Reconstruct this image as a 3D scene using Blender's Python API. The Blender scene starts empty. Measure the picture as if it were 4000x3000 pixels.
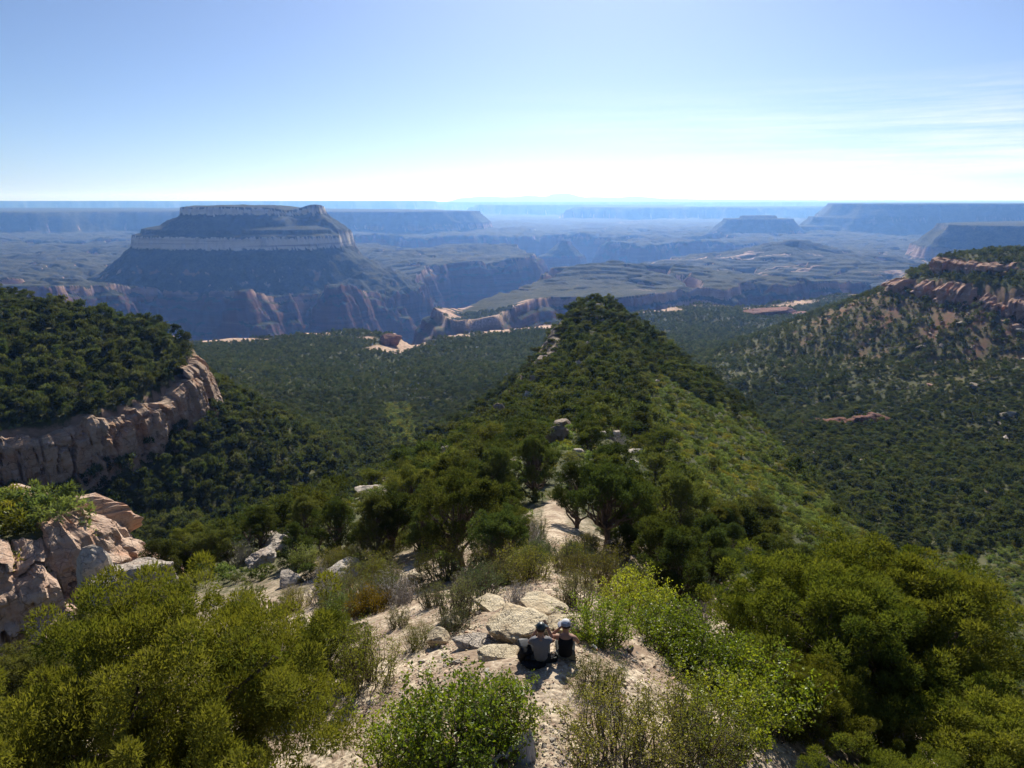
import bpy, math, random
import numpy as np
from mathutils import Vector, Matrix

random.seed(7)
rng = np.random.default_rng(7)
R = math.radians
scene = bpy.context.scene
COL = scene.collection

# ------------------------------------------------------------------ camera, sky, sun, exposure
PITCH = 14.46
cam_d = bpy.data.cameras.new('camera'); cam_d.sensor_width = 36.0
cam_d.lens = 36.0 * 2773.0 / 4000.0
cam_d.clip_start = 0.5; cam_d.clip_end = 200000.0
cam = bpy.data.objects.new('camera', cam_d); COL.objects.link(cam)
cam.location = (0, 0, 0); cam.rotation_euler = (R(90 - PITCH), 0, 0)
scene.camera = cam

SUN_EL, SUN_AZ = 36.0, 7.0            # degrees, azimuth to the right of +Y
world = bpy.data.worlds.new('World'); scene.world = world; world.use_nodes = True
wn, wl = world.node_tree.nodes, world.node_tree.links
wn.clear()
w_out = wn.new('ShaderNodeOutputWorld'); w_bg = wn.new('ShaderNodeBackground')
w_sky = wn.new('ShaderNodeTexSky'); w_sky.sky_type = 'NISHITA'; w_sky.sun_disc = False
w_sky.sun_elevation = R(SUN_EL); w_sky.sun_rotation = R(SUN_AZ)
w_sky.altitude = 1900.0; w_sky.air_density = 0.75; w_sky.dust_density = 2.8; w_sky.ozone_density = 6.0
w_bg.inputs['Strength'].default_value = 0.066
# thin cirrus streaks low over the horizon
w_tc = wn.new('ShaderNodeTexCoord'); w_map = wn.new('ShaderNodeMapping')
w_map.inputs['Rotation'].default_value = (0, R(-6), 0)
w_map.inputs['Scale'].default_value = (1.2, 1.2, 30.0)
w_no = wn.new('ShaderNodeTexNoise'); w_no.inputs['Scale'].default_value = 2.2; w_no.inputs['Detail'].default_value = 12
w_no.inputs['Roughness'].default_value = 0.7
w_r = wn.new('ShaderNodeMapRange'); w_r.inputs['From Min'].default_value = 0.40; w_r.inputs['From Max'].default_value = 0.72
w_sep = wn.new('ShaderNodeSeparateXYZ')
w_band = wn.new('ShaderNodeMapRange'); w_band.inputs['From Min'].default_value = 0.15; w_band.inputs['From Max'].default_value = 0.085
w_mul = wn.new('ShaderNodeMath'); w_mul.operation = 'MULTIPLY'
w_mul2 = wn.new('ShaderNodeMath'); w_mul2.operation = 'MULTIPLY'; w_mul2.inputs[1].default_value = 1.0
w_mix = wn.new('ShaderNodeMix'); w_mix.data_type = 'RGBA'; w_mix.inputs['B'].default_value = (11.0, 11.0, 11.2, 1)
wl.new(w_tc.outputs['Generated'], w_map.inputs['Vector']); wl.new(w_map.outputs['Vector'], w_no.inputs['Vector'])
wl.new(w_no.outputs['Fac'], w_r.inputs['Value']); wl.new(w_tc.outputs['Generated'], w_sep.inputs['Vector'])
wl.new(w_sep.outputs['Z'], w_band.inputs['Value'])
wl.new(w_r.outputs['Result'], w_mul.inputs[0]); wl.new(w_band.outputs['Result'], w_mul.inputs[1])
w_side = wn.new('ShaderNodeMapRange'); w_side.inputs['From Min'].default_value = -0.1; w_side.inputs['From Max'].default_value = 0.55
w_m3 = wn.new('ShaderNodeMath'); w_m3.operation = 'MULTIPLY'
wl.new(w_sep.outputs['X'], w_side.inputs['Value']); wl.new(w_mul.outputs[0], w_m3.inputs[0]); wl.new(w_side.outputs['Result'], w_m3.inputs[1])
wl.new(w_m3.outputs[0], w_mul2.inputs[0]); wl.new(w_mul2.outputs[0], w_mix.inputs['Factor'])
w_hsv = wn.new('ShaderNodeHueSaturation'); w_hsv.inputs['Saturation'].default_value = 0.95; wl.new(w_sky.outputs['Color'], w_hsv.inputs['Color']); wl.new(w_hsv.outputs['Color'], w_mix.inputs['A']); wl.new(w_mix.outputs['Result'], w_bg.inputs['Color'])
wl.new(w_bg.outputs['Background'], w_out.inputs['Surface'])

sun_d = bpy.data.lights.new('sun', 'SUN'); sun_d.energy = 4.8; sun_d.angle = R(0.5); sun_d.color = (1.0, 0.955, 0.87)
sun = bpy.data.objects.new('sun', sun_d); COL.objects.link(sun)
sv = Vector((math.sin(R(SUN_AZ)) * math.cos(R(SUN_EL)), math.cos(R(SUN_AZ)) * math.cos(R(SUN_EL)), math.sin(R(SUN_EL))))
sun.rotation_euler = sv.to_track_quat('Z', 'Y').to_euler(); sun.location = (0, -20, 60)

scene.view_settings.view_transform = 'Standard'; scene.view_settings.look = 'None'
scene.view_settings.exposure = 0.6; scene.view_settings.gamma = 1.0; scene.view_settings.use_curve_mapping = False
cy = scene.cycles
cy.use_denoising = True; cy.max_bounces = 6; cy.diffuse_bounces = 2; cy.glossy_bounces = 2; cy.transmission_bounces = 3
cy.transparent_max_bounces = 4; cy.volume_bounces = 1; cy.sample_clamp_indirect = 4.0
cy.use_adaptive_sampling = False

# ------------------------------------------------------------------ noise
_p = np.random.default_rng(11).permutation(256); PERM = np.concatenate([_p, _p, _p])
_a = np.linspace(0, 2 * np.pi, 256, endpoint=False); GX, GY = np.cos(_a), np.sin(_a)
def pn(x, y, seed=0):
    x = np.asarray(x, float) + seed * 17.31; y = np.asarray(y, float) + seed * 9.73
    xi = np.floor(x).astype(np.int64); yi = np.floor(y).astype(np.int64)
    xf = x - xi; yf = y - yi; xi &= 255; yi &= 255
    u = xf * xf * xf * (xf * (xf * 6 - 15) + 10); v = yf * yf * yf * (yf * (yf * 6 - 15) + 10)
    def g(ix, iy, fx, fy):
        h = PERM[PERM[ix] + iy]; return GX[h] * fx + GY[h] * fy
    a = g(xi, yi, xf, yf); b = g(xi + 1, yi, xf - 1, yf); c = g(xi, yi + 1, xf, yf - 1); d = g(xi + 1, yi + 1, xf - 1, yf - 1)
    l1 = a + u * (b - a); l2 = c + u * (d - c)
    return (l1 + v * (l2 - l1)) * 1.5
def fbm(x, y, octv=4, seed=0, gain=0.5):
    s = 0; a = 1.0; f = 1.0; t = 0
    for i in range(octv):
        s = s + a * pn(np.asarray(x) * f, np.asarray(y) * f, seed + i * 3); t += a; a *= gain; f *= 2.03
    return s / t
def ridged(x, y, octv=4, seed=0):
    s = 0; a = 1.0; f = 1.0; t = 0
    for i in range(octv):
        s = s + a * (1 - 2 * np.abs(pn(np.asarray(x) * f, np.asarray(y) * f, seed + i * 3))); t += a; a *= 0.5; f *= 2.1
    return s / t
def sst(a, b, x):
    t = np.clip((np.asarray(x, float) - a) / (b - a), 0, 1); return t * t * (3 - 2 * t)
def sdf(px, py, poly):
    """signed distance to a closed polygon, negative inside"""
    P = np.asarray(poly, float); n = len(P)
    d = np.full(np.shape(px), 1e18); ins = np.zeros(np.shape(px), bool)
    for i in range(n):
        x0, y0 = P[i]; x1, y1 = P[(i + 1) % n]
        ex, ey = x1 - x0, y1 - y0; wx, wy = px - x0, py - y0
        t = np.clip((wx * ex + wy * ey) / (ex * ex + ey * ey), 0, 1)
        d = np.minimum(d, (wx - ex * t) ** 2 + (wy - ey * t) ** 2)
        c = ((y0 <= py) & (y1 > py)) | ((y1 <= py) & (y0 > py))
        if y1 != y0:
            ins ^= c & (px < x0 + (py - y0) / (y1 - y0) * ex)
    d = np.sqrt(d); return np.where(ins, -d, d)

# ------------------------------------------------------------------ the lie of the land (metres, camera level = 0)
def tab(rows):
    a = np.array(rows, float); return a[:, 0], a[:, 1:]
CREST = tab([(-60, 0, -7.0), (-20, 0, -8.6), (0, 0, -9.2), (9, .5, -9.6), (14, .9, -9.95), (17.5, 1.1, -10.9), (21.5, 1.3, -12.4),
             (29.5, 1.8, -15.6), (52, 3.4, -23.0), (95, 8, -33.5), (150, 19, -46), (190, 25, -51), (240, 31, -52), (290, 37, -52.5),
             (326, 40, -49.8), (334, 42, -50.2), (360, 46, -60), (430, 55, -115), (520, 60, -170)])
RBRK = tab([(-60, 30, -24), (0, 22, -24), (10, 21, -24), (30, 28, -31), (60, 45, -46), (100, 65, -61), (160, 82, -76), (200, 82, -74.5),
            (240, 80.5, -70), (280, 74, -66), (312, 61, -57), (334, 52, -53), (360, 62, -74), (430, 75, -130), (520, 80, -190)])
LBRK = tab([(-60, -30, -24), (0, -21, -20), (14, -19, -18.5), (30, -21, -23.5), (45, -28, -28.5), (70, -24, -34), (95, -21, -41), (130, -14, -48.5),
            (190, -4, -59), (240, 6, -62.5), (270, 10.7, -62), (315, 21.6, -53), (334, 31, -51), (360, 36, -74), (430, 45, -130), (520, 50, -190)])
VAL = tab([(-400, -90), (0, -104), (150, -112), (250, -124), (500, -160), (900, -201), (1300, -230), (1800, -244), (2130, -262), (2380, -316), (3500, -345),
           (5000, -362), (9000, -370), (60000, -380)])
NEAR_RIM = [(-3000, 900), (-1500, 950), (-800, 1050), (-554, 1111), (-395, 1177), (-270, 1255), (-205, 1235), (-190, 1150), (-160, 1118), (-135, 1165), (-60, 1230), (38, 1310),
            (234, 1523), (459, 1694), (556, 1652), (688, 1771), (878, 1939), (1142, 2128), (1500, 2380), (2300, 2800)]
FAR_RIM = [(2300, 2950), (1766, 3250), (1600, 3010), (1450, 3080), (1330, 2830), (1185, 2900), (1040, 2680), (900, 2780), (780, 2540), (662, 2600), (450, 2450), (307, 2421), (140, 2430),
           (60, 2240), (-40, 2010), (-190, 1960), (-225, 2120), (-110, 2400), (-55, 2540), (60, 2900), (211, 3464), (350, 3750), (540, 4300),
           (900, 4650), (1450, 5050), (2000, 5400), (2450, 5900), (2300, 6450), (1700, 6700), (1100, 6650), (900, 6900), (1500, 7150), (2300, 7300), (2200, 7700), (1200, 7500), (300, 8100), (-900, 7500), (-2500, 7700), (-4200, 7300), (-6500, 7400),
           (-6500, 6700), (-4300, 6500), (-2500, 6700), (-1500, 6300), (-700, 6100), (20, 5950), (120, 5500), (175, 4900), (90, 4560), (-180, 4420), (-420, 4380),
           (-500, 4000), (-560, 3560), (-600, 3380), (-740, 2950), (-880, 3260), (-1000, 3000), (-1085, 2800), (-1170, 3160), (-1400, 3190), (-1680, 3180), (-1790, 2800), (-1960, 2600), (-3000, 2450)]
OUTC_EDGE = [(-90, 38), (-70, 47), (-58, 52), (-50, 57), (-44, 62), (-42, 66), (-44.5, 70.5), (-52, 72), (-66, 73)]
OUTC = OUTC_EDGE + [(-90, 74)]
CANYON = NEAR_RIM + FAR_RIM
C_S = np.array([-1, 0, 8, 34, 40, 66, 76, 104, 112, 142, 154, 195, 212, 300, 312, 420, 620, 900])
C_D = np.array([0, 0, 30, 46, 70, 86, 128, 144, 172, 190, 226, 252, 395, 450, 478, 540, 610, 650])
HILL_EDGE = [(-330, 120), (-260, 170), (-205, 212), (-175, 230), (-154, 250), (-145, 268), (-140, 286), (-138, 300)]
HILL = HILL_EDGE + [(-146, 330), (-175, 352), (-240, 372), (-340, 400), (-700, 450), (-700, 60)]
SPUR_EDGE = [(640, 480), (520, 520), (440, 545), (408, 580), (402, 610), (388, 640), (376, 680), (380, 706)]
SPUR = SPUR_EDGE + [(400, 735), (500, 780), (800, 850), (1600, 900), (1600, 300), (800, 430)]
SPUR2_EDGE = [(640, 505), (540, 548), (470, 580), (436, 612), (420, 650), (402, 688)]
SPUR2 = SPUR2_EDGE + [(420, 715), (520, 755), (900, 820), (1600, 860), (1600, 330), (800, 450)]
CAP = [(-1720, 3800), (-1650, 3670), (-1480, 3640), (-1330, 3650), (-1180, 3700), (-1110, 3760), (-1000, 3800), (-1010, 3900), (-1100, 4060), (-1500, 4150)]
TIER = [(-1945, 3690), (-1860, 3560), (-1700, 3500), (-1400, 3450), (-1150, 3470), (-960, 3540), (-862, 3650), (-930, 3950), (-1150, 4320), (-1600, 4420), (-1950, 4150)]
FAR_MESAS = [   # polygon, top, tier drop scale
    ([(-12000, 8800), (-8000, 9000), (-5600, 8600), (-5000, 9300), (-3400, 9100), (-2700, 8700), (-1900, 9100), (-1500, 8900), (-900, 9000), (-560, 9300), (-420, 9900), (-1400, 11500), (-3500, 13500), (-12000, 15000)], -128),
    ([(2430, 8300), (2640, 8150), (2980, 8120), (3180, 8300), (3000, 8600), (2500, 8600)], -200),
    ([(420, 6580), (500, 6560), (520, 6640), (430, 6660)], -352),
    ([(2560, 8330), (2700, 8260), (2820, 8300), (2960, 8380), (2700, 8480)], -166),
    ([(3250, 8500), (4100, 8500), (4300, 9200), (3300, 8900)], -290),
    ([(3600, 8900), (4000, 8500), (4300, 8700), (4300, 9300), (3800, 9300)], -190),
    ([(4000, 9100), (4300, 8500), (4900, 8350), (5300, 8000), (6000, 8100), (6600, 7700), (8000, 7600), (14000, 7000), (14000, 13000), (5200, 12000)], -34),
    ([(2780, 4640), (2960, 4480), (3300, 4430), (3700, 4300), (5500, 4100), (7000, 4300), (7000, 6300), (4000, 5900), (3000, 5100)], -150),
    ([(1350, 16200), (2600, 15600), (4200, 15800), (5300, 15500), (5500, 16500), (7600, 16300), (9800, 17500), (9000, 21000), (2000, 20000)], -135),
    ([(-1000, 20500), (600, 20000), (1900, 20500), (4600, 20500), (5500, 24000), (-800, 24000)], -110),
    ([(-40000, 24000), (-16000, 21000), (-9500, 22500), (-3600, 23000), (-2700, 25000), (-6000, 52000), (-40000, 52000)], 0),
    ([(-4500, 29000), (-1500, 28000), (9000, 27000), (16000, 26000), (40000, 24000), (40000, 60000), (-5000, 60000)], -45),
]
M_S = np.array([-1, 0, 9, 30, 95, 104, 165, 170, 186, 400, 600, 1100, 1800, 4000])
M_D = np.array([0, 0, 30, 46, 95, 112, 140, 146, 200, 362, 440, 560, 1100, 5000])
T_S = np.array([-1, 0, 14, 160, 330, 345, 4000])
T_D = np.array([0, 0, 58, 174, 272, 340, 9000])

def ridge_h(x, y):
    xc, zc = np.interp(y, CREST[0], CREST[1][:, 0]), np.interp(y, CREST[0], CREST[1][:, 1])
    out = None
    for B, sgn in ((RBRK, 1), (LBRK, -1)):
        xb, zb = np.interp(y, B[0], B[1][:, 0]), np.interp(y, B[0], B[1][:, 1])
        w = np.maximum(np.abs(xb - xc), 3.0); d = (x - xc) * sgn; t = np.clip(d, 0, None) / w
        inner = zc - (zc - zb) * np.clip(t, 0, 1) ** 1.35
        e = np.maximum(d - w, 0)
        outer = np.where(e < 22, e * 1.3, 22 * 1.3 + (e - 22) * 0.72)
        z = inner - outer
        out = z if out is None else np.where(x > xc, out, z)
    return out + 5.0 * np.exp(-((x - 41) ** 2 + (y - 326) ** 2) / 15.0 ** 2)
def H(x, y):
    x = np.asarray(x, float); y = np.asarray(y, float)
    x, y = np.broadcast_arrays(x, y)
    r = np.hypot(x, y)
    # esplanade bench and valley floors
    v = np.interp(y, VAL[0], VAL[1][:, 0])
    v = v + fbm(x / 260, y / 260, 3, 4) * 9 * sst(100, 500, r) + ridged(x / 140, y / 140, 3, 5) * 3.5 * (1 - sst(1700, 2300, r))
    # drainage on the left of the ridge
    dl = np.abs(x - np.interp(y, [60, 150, 250, 400, 600, 900], [-50, -70, -62, -62, -100, -160]))
    v = v - 7 * np.exp(-(dl / 22) ** 2) * (y > 30) + np.clip(dl - 20, 0, 160) * 0.07 * (x < 60) * (1 - sst(600, 1000, y))
    # ground rising to the spur on the right and to the plateau beyond it
    ds = sdf(x, y, SPUR)
    v = v + (np.clip(230 - np.maximum(ds, 0), 0, 400) * 0.18 + np.clip(420 - np.maximum(ds, 0), 0, 500) * 0.035) * (1 - sst(1500, 2200, y))
    v = v + ridged(x / 90 + y / 300, y / 120, 3, 21) * 4 * np.exp(-((ds - 120) / 150) ** 2)
    far = sst(2300, 3200, r)
    v = v - 92 * np.exp(-(np.clip(sdf(x, y, TIER), 0, 1e9) / 460) ** 2) * (r > 2300)
    # terraced ledges out on the esplanade
    t = fbm(x / 900, y / 700, 4, 31) * 90 + fbm(x / 260, y / 200, 3, 33) * 22
    t = t + far * (fbm(x / 95, y / 75, 3, 34) * 13)
    st = 17.0; q = np.floor(t / st); fr = t / st - q
    led = 0.5 * (q + sst(0.40, 0.60, fr)) * st + 0.35 * t
    chan = np.maximum(sst(0.80, 0.97, ridged(x / 1100, y / 900, 2, 35)) * 75, sst(0.72, 0.95, ridged(x / 430, y / 380, 3, 37)) * 38)
    v = v + far * (led - chan * (1 - sst(9000, 14000, r)))
    hump = 95 * np.exp(-(((x - 1850) / 420) ** 2 + ((y - 4600) / 260) ** 2)) + 40 * np.exp(-(((x - 350) / 420) ** 2 + ((y - 3150) / 420) ** 2))
    v = v + far * hump
    v = v - 75 * np.exp(-(((x + 120) / 190) ** 2 + ((y - 2040) / 260) ** 2))
    # mesas standing on it
    gul = ridged(x / 260, y / 260, 4, 41)
    wob = fbm(x / 180, y / 180, 4, 43) * 60
    m = np.full(x.shape, -1e4)
    sel = (r > 2600)
    if sel.any():
        xs, ys, g, w, rr = x[sel], y[sel], gul[sel], wob[sel], r[sel]
        hm = np.full(xs.shape, -1e4)
        s = sdf(xs, ys, CAP) + w * 0.5 + 22 * fbm(xs / 60, ys / 60, 3, 45)
        a = -31 + fbm(xs / 120, ys / 120, 3, 44) * 7 - np.interp(s, [-1e4, 0, 8, 20, 60, 140, 160, 5000], [0, 0, 34, 44, 66, 124, 200, 9000]) + np.clip(-s, 0, 80) * 0.1 - np.exp(-((xs + 1150) / 60) ** 2) * 14 * (s < 20)
        a = a + np.exp(-((xs + 1040) / 45) ** 2) * 10 * (s < 30)
        hm = np.maximum(hm, a)
        s = sdf(xs, ys, TIER); s = np.where(s > 14, 14 + (s - 14) * (1 - .36 * sst(-930, -700, xs)), s) + w * 0.3 + 26 * ridged(xs / 70, ys / 70, 3, 46) * 0.5
        s2 = np.maximum(s, 0) * (1 + (0.34 * g + 0.16 * ridged(xs / 75, ys / 75, 3, 48)) * sst(15, 200, s)) + np.minimum(s, 0)
        # a benched ledge of dark rock above the white band
        a = -168 - np.interp(s2, T_S, T_D) + np.interp(-s, [0, 40, 46, 120], [0, 12, 30, 45])
        hm = np.maximum(hm, a)
        for poly, top in FAR_MESAS:
            P = np.array(poly); c = (xs > P[:, 0].min() - 1700) & (xs < P[:, 0].max() + 1700) & (ys > P[:, 1].min() - 1700)
            if not c.any(): continue
            k = max(1.0, P[:, 1].min() / 9000)
            s = sdf(xs[c], ys[c], poly) + fbm(xs[c] / 520, ys[c] / 520, 4, 47) * 230 * (0.6 if k <= 1 else k)
            s2 = np.maximum(s, 0) * (1 + 0.3 * g[c]) + np.minimum(s, 0)
            hm[c] = np.maximum(hm[c], top - np.interp(s2, M_S * 1.0, M_D) + fbm(xs[c] / 1500, ys[c] / 1500, 2, 50) * 9)
        # mountains on the skyline
        mt = (rr > 36000)
        if mt.any():
            ang = np.degrees(np.arctan2(xs[mt], ys[mt]))
            prof = np.interp(ang, [-60, -5, -4, -1.5, -0.5, 1, 2.5, 3.4, 4.3, 5.5, 8, 9.5, 12, 16, 20, 60], [0, 0, 150, 220, 170, 250, 210, 330, 360, 190, 160, 210, 110, 90, 60, 20])
            prof = 1.4 * prof * (1 + 0.18 * fbm(ang * 1.7, ang * 0 + 3, 4, 61)) * np.exp(-((rr[mt] - 44000) / 3500) ** 2)
            hm[mt] = np.maximum(hm[mt], -40 + prof)
        m[sel] = hm
    # canyon carved into the bench
    sc = -sdf(x, y, CANYON)
    near_rim = np.interp(y, [0, 2200, 2700], [0.35, 0.45, 1.0])
    scn = sc + (fbm(x / 240, y / 240, 4, 71) * 75 + ridged(x / 420, y / 420, 3, 73) * 60 - 25) * near_rim
    sp = np.maximum(scn, 0)
    sp = sp * (1 + (0.40 * ridged(x / 190, y / 190, 5, 75) + 0.15 * ridged(x / 55, y / 55, 3, 76)) * sst(10, 120, sp))
    drop = np.interp(sp, C_S, C_D)
    z = np.maximum(v - drop, m)
    # hill on the left, spur on the right
    near = r < 2000
    hs = sdf(x, y, HILL)
    top = np.minimum(-79 - .1446 * (x + 175) + .165 * (y - 230), -74 - .17 * (x + 130) + 4)
    top = np.minimum(top, -30 + 0 * x) + fbm(x / 30, y / 30, 3, 81) * 2.2
    hd = np.interp(hs, [-6, -4, 3, 400], [0, 0, 19, 19 + 400 * 0.62])
    z = np.where(near & (hs < 260), np.maximum(z, top - hd), z)
    os_ = sdf(x, y, OUTC)
    z = np.where(near & (os_ < 60), np.maximum(z, -31.2 + np.clip(-os_, 0, 30) * 0.05 + fbm(x / 5, y / 5, 3, 85) * 0.8 - np.interp(os_, [-4, -2, 3, 200], [0, 0, 13, 13 + 200 * .8])), z)
    s1 = sdf(x, y, SPUR); s2 = sdf(x, y, SPUR2)
    tz = -73 + np.clip(-s1, 0, 60) * 0.33 + fbm(x / 40, y / 40, 3, 83) * 3
    a = tz - np.interp(s1, [-8, -5, 4, 3000], [0, 0, 48, 48 + 3000 * .42])
    b = -53 + np.clip(-s2, 0, 200) * 0.12 + fbm(x / 40, y / 40, 3, 84) * 3 - np.interp(s2, [-8, -5, 4, 3000], [0, 0, 16, 16 + 3000 * .5])
    z = np.where(near, np.maximum(z, np.maximum(a, b)), z)
    # the ridge itself
    rg = ridge_h(x, y)
    rough = fbm(x / 14, y / 14, 4, 91) * np.interp(y, [0, 20, 60, 150], [.15, .3, 1.2, 2.2]) + fbm(x / 2.3, y / 2.3, 3, 93) * 0.10 * (1 - sst(60, 120, r))
    z = np.where(r < 700, np.maximum(z, rg + rough), z)
    return z

# a pixel of the 2212 x 1659 view -> direction / ground point
cp, spp = math.cos(R(PITCH)), math.sin(R(PITCH))
def ray(px, py):
    X = (px - 1106.0) * 1.8083; V = (py - 829.5) * 1.8083
    return np.array([X, 2773 * cp - V * spp, -(2773 * spp + V * cp)]) / (2773 * cp - V * spp)    # per metre of y
def at(px, py, y):
    d = ray(px, py); return Vector((d[0] * y, y, d[2] * y))
def hit(px, py, y0=6.0, y1=1500.0):
    d = ray(px, py); ys = np.exp(np.linspace(math.log(y0), math.log(y1), 1500))
    g = H(d[0] * ys, ys); below = np.nonzero(d[2] * ys < g)[0]
    k = below[0] if len(below) else len(ys) - 1
    return Vector((d[0] * ys[k], ys[k], float(g[k])))
def gz(x, y): return float(H(np.array([x]), np.array([y]))[0])
def project(x, y, z):
    f = y * cp - z * spp; return 1106 + x / f * 2773 / 1.8083, 829.5 + (-z * cp - y * spp) / f * 2773 / 1.8083

# ------------------------------------------------------------------ mesh and material helpers
def mesh_np(name, verts, faces, mat=None, smooth=False, attrs=None):
    """verts (N,3); faces (M,3) or (M,4) int array"""
    verts = np.asarray(verts, np.float32); faces = np.asarray(faces, np.int32)
    me = bpy.data.meshes.new(name); k = faces.shape[1]
    me.vertices.add(len(verts)); me.vertices.foreach_set('co', verts.ravel())
    me.loops.add(faces.size); me.loops.foreach_set('vertex_index', faces.ravel())
    me.polygons.add(len(faces)); me.polygons.foreach_set('loop_start', np.arange(0, faces.size, k, dtype=np.int32))
    me.polygons.foreach_set('use_smooth', np.full(len(faces), smooth))
    if mat: me.materials.append(mat)
    me.update(calc_edges=True)
    for an, arr in (attrs or {}).items():
        arr = np.asarray(arr, np.float32)
        if arr.ndim == 1:
            a = me.attributes.new(an, 'FLOAT', 'POINT'); a.data.foreach_set('value', arr)
        else:
            a = me.attributes.new(an, 'FLOAT_COLOR', 'POINT')
            a.data.foreach_set('color', np.concatenate([arr, np.ones((len(arr), 1), np.float32)], 1).ravel())
    return me
def link(name, me, parent=None, loc=None):
    o = bpy.data.objects.new(name, me); COL.objects.link(o)
    if parent is not None: o.parent = parent
    if loc is not None: o.location = loc
    return o
def tag(o, label=None, cat=None, group=None, kind=None):
    if label: o['label'] = label
    if cat: o['category'] = cat
    if group: o['group'] = group
    if kind: o['kind'] = kind
    return o
def empty(name, loc, rz=0.0, sc=1.0):
    o = bpy.data.objects.new(name, None); COL.objects.link(o); o.empty_display_size = 0.2
    o.location = loc; o.rotation_euler = (0, 0, rz); o.scale = (sc, sc, sc); return o

class NT:
    def __init__(s, name):
        s.m = bpy.data.materials.new(name); s.m.use_nodes = True; s.t = s.m.node_tree; s.t.nodes.clear()
        s.out = s.t.nodes.new('ShaderNodeOutputMaterial')
    def n(s, typ, **kw):
        nd = s.t.nodes.new(typ)
        for k, v in kw.items(): setattr(nd, k, v)
        return nd
    def l(s, a, b): s.t.links.new(a, b)
    def mix(s, a, b, f, blend='MIX'):
        m = s.n('ShaderNodeMix', data_type='RGBA', blend_type=blend)
        for sock, val in (('A', a), ('B', b), ('Factor', f)):
            if isinstance(val, bpy.types.NodeSocket): s.l(val, m.inputs[sock])
            else: m.inputs[sock].default_value = val if not isinstance(val, tuple) else (*val, 1)
        return m.outputs['Result']
    def math(s, op, a, b=None):
        m = s.n('ShaderNodeMath', operation=op)
        for i, val in enumerate((a, b)):
            if val is None: continue
            if isinstance(val, bpy.types.NodeSocket): s.l(val, m.inputs[i])
            else: m.inputs[i].default_value = val
        return m.outputs[0]
    def ramp(s, v, a, b, c=0.0, d=1.0):
        m = s.n('ShaderNodeMapRange'); m.inputs['From Min'].default_value = a; m.inputs['From Max'].default_value = b
        m.inputs['To Min'].default_value = c; m.inputs['To Max'].default_value = d
        s.l(v, m.inputs['Value']); return m.outputs['Result']
    def noise(s, vec, scale, detail=4, rough=0.55):
        m = s.n('ShaderNodeTexNoise'); m.inputs['Scale'].default_value = scale; m.inputs['Detail'].default_value = detail
        m.inputs['Roughness'].default_value = rough
        if vec is not None: s.l(vec, m.inputs['Vector'])
        return m.outputs['Fac']
    def vor(s, vec, scale, feature='F1', out='Distance'):
        m = s.n('ShaderNodeTexVoronoi', feature=feature); m.inputs['Scale'].default_value = scale
        if vec is not None: s.l(vec, m.inputs['Vector'])
        return m.outputs[out]
    def scaled(s, vec, sc):
        m = s.n('ShaderNodeMapping'); m.inputs['Scale'].default_value = sc; s.l(vec, m.inputs['Vector']); return m.outputs['Vector']
    def pos(s): return s.n('ShaderNodeNewGeometry').outputs['Position']
    def attr(s, name, out='Fac', typ='GEOMETRY'):
        a = s.n('ShaderNodeAttribute', attribute_name=name); a.attribute_type = typ; return a.outputs[out]
    def bsdf(s, col, rough=0.9, spec=0.2, bump=None, bstr=0.5, bdist=0.1):
        b = s.n('ShaderNodeBsdfPrincipled')
        if isinstance(col, bpy.types.NodeSocket): s.l(col, b.inputs['Base Color'])
        else: b.inputs['Base Color'].default_value = (*col, 1)
        b.inputs['Roughness'].default_value = rough; b.inputs['Specular IOR Level'].default_value = spec
        if bump is not None:
            bp = s.n('ShaderNodeBump'); bp.inputs['Strength'].default_value = bstr; bp.inputs['Distance'].default_value = bdist
            s.l(bump, bp.inputs['Height']); s.l(bp.outputs['Normal'], b.inputs['Normal'])
        s.l(b.outputs[0], s.out.inputs['Surface']); return b

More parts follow.
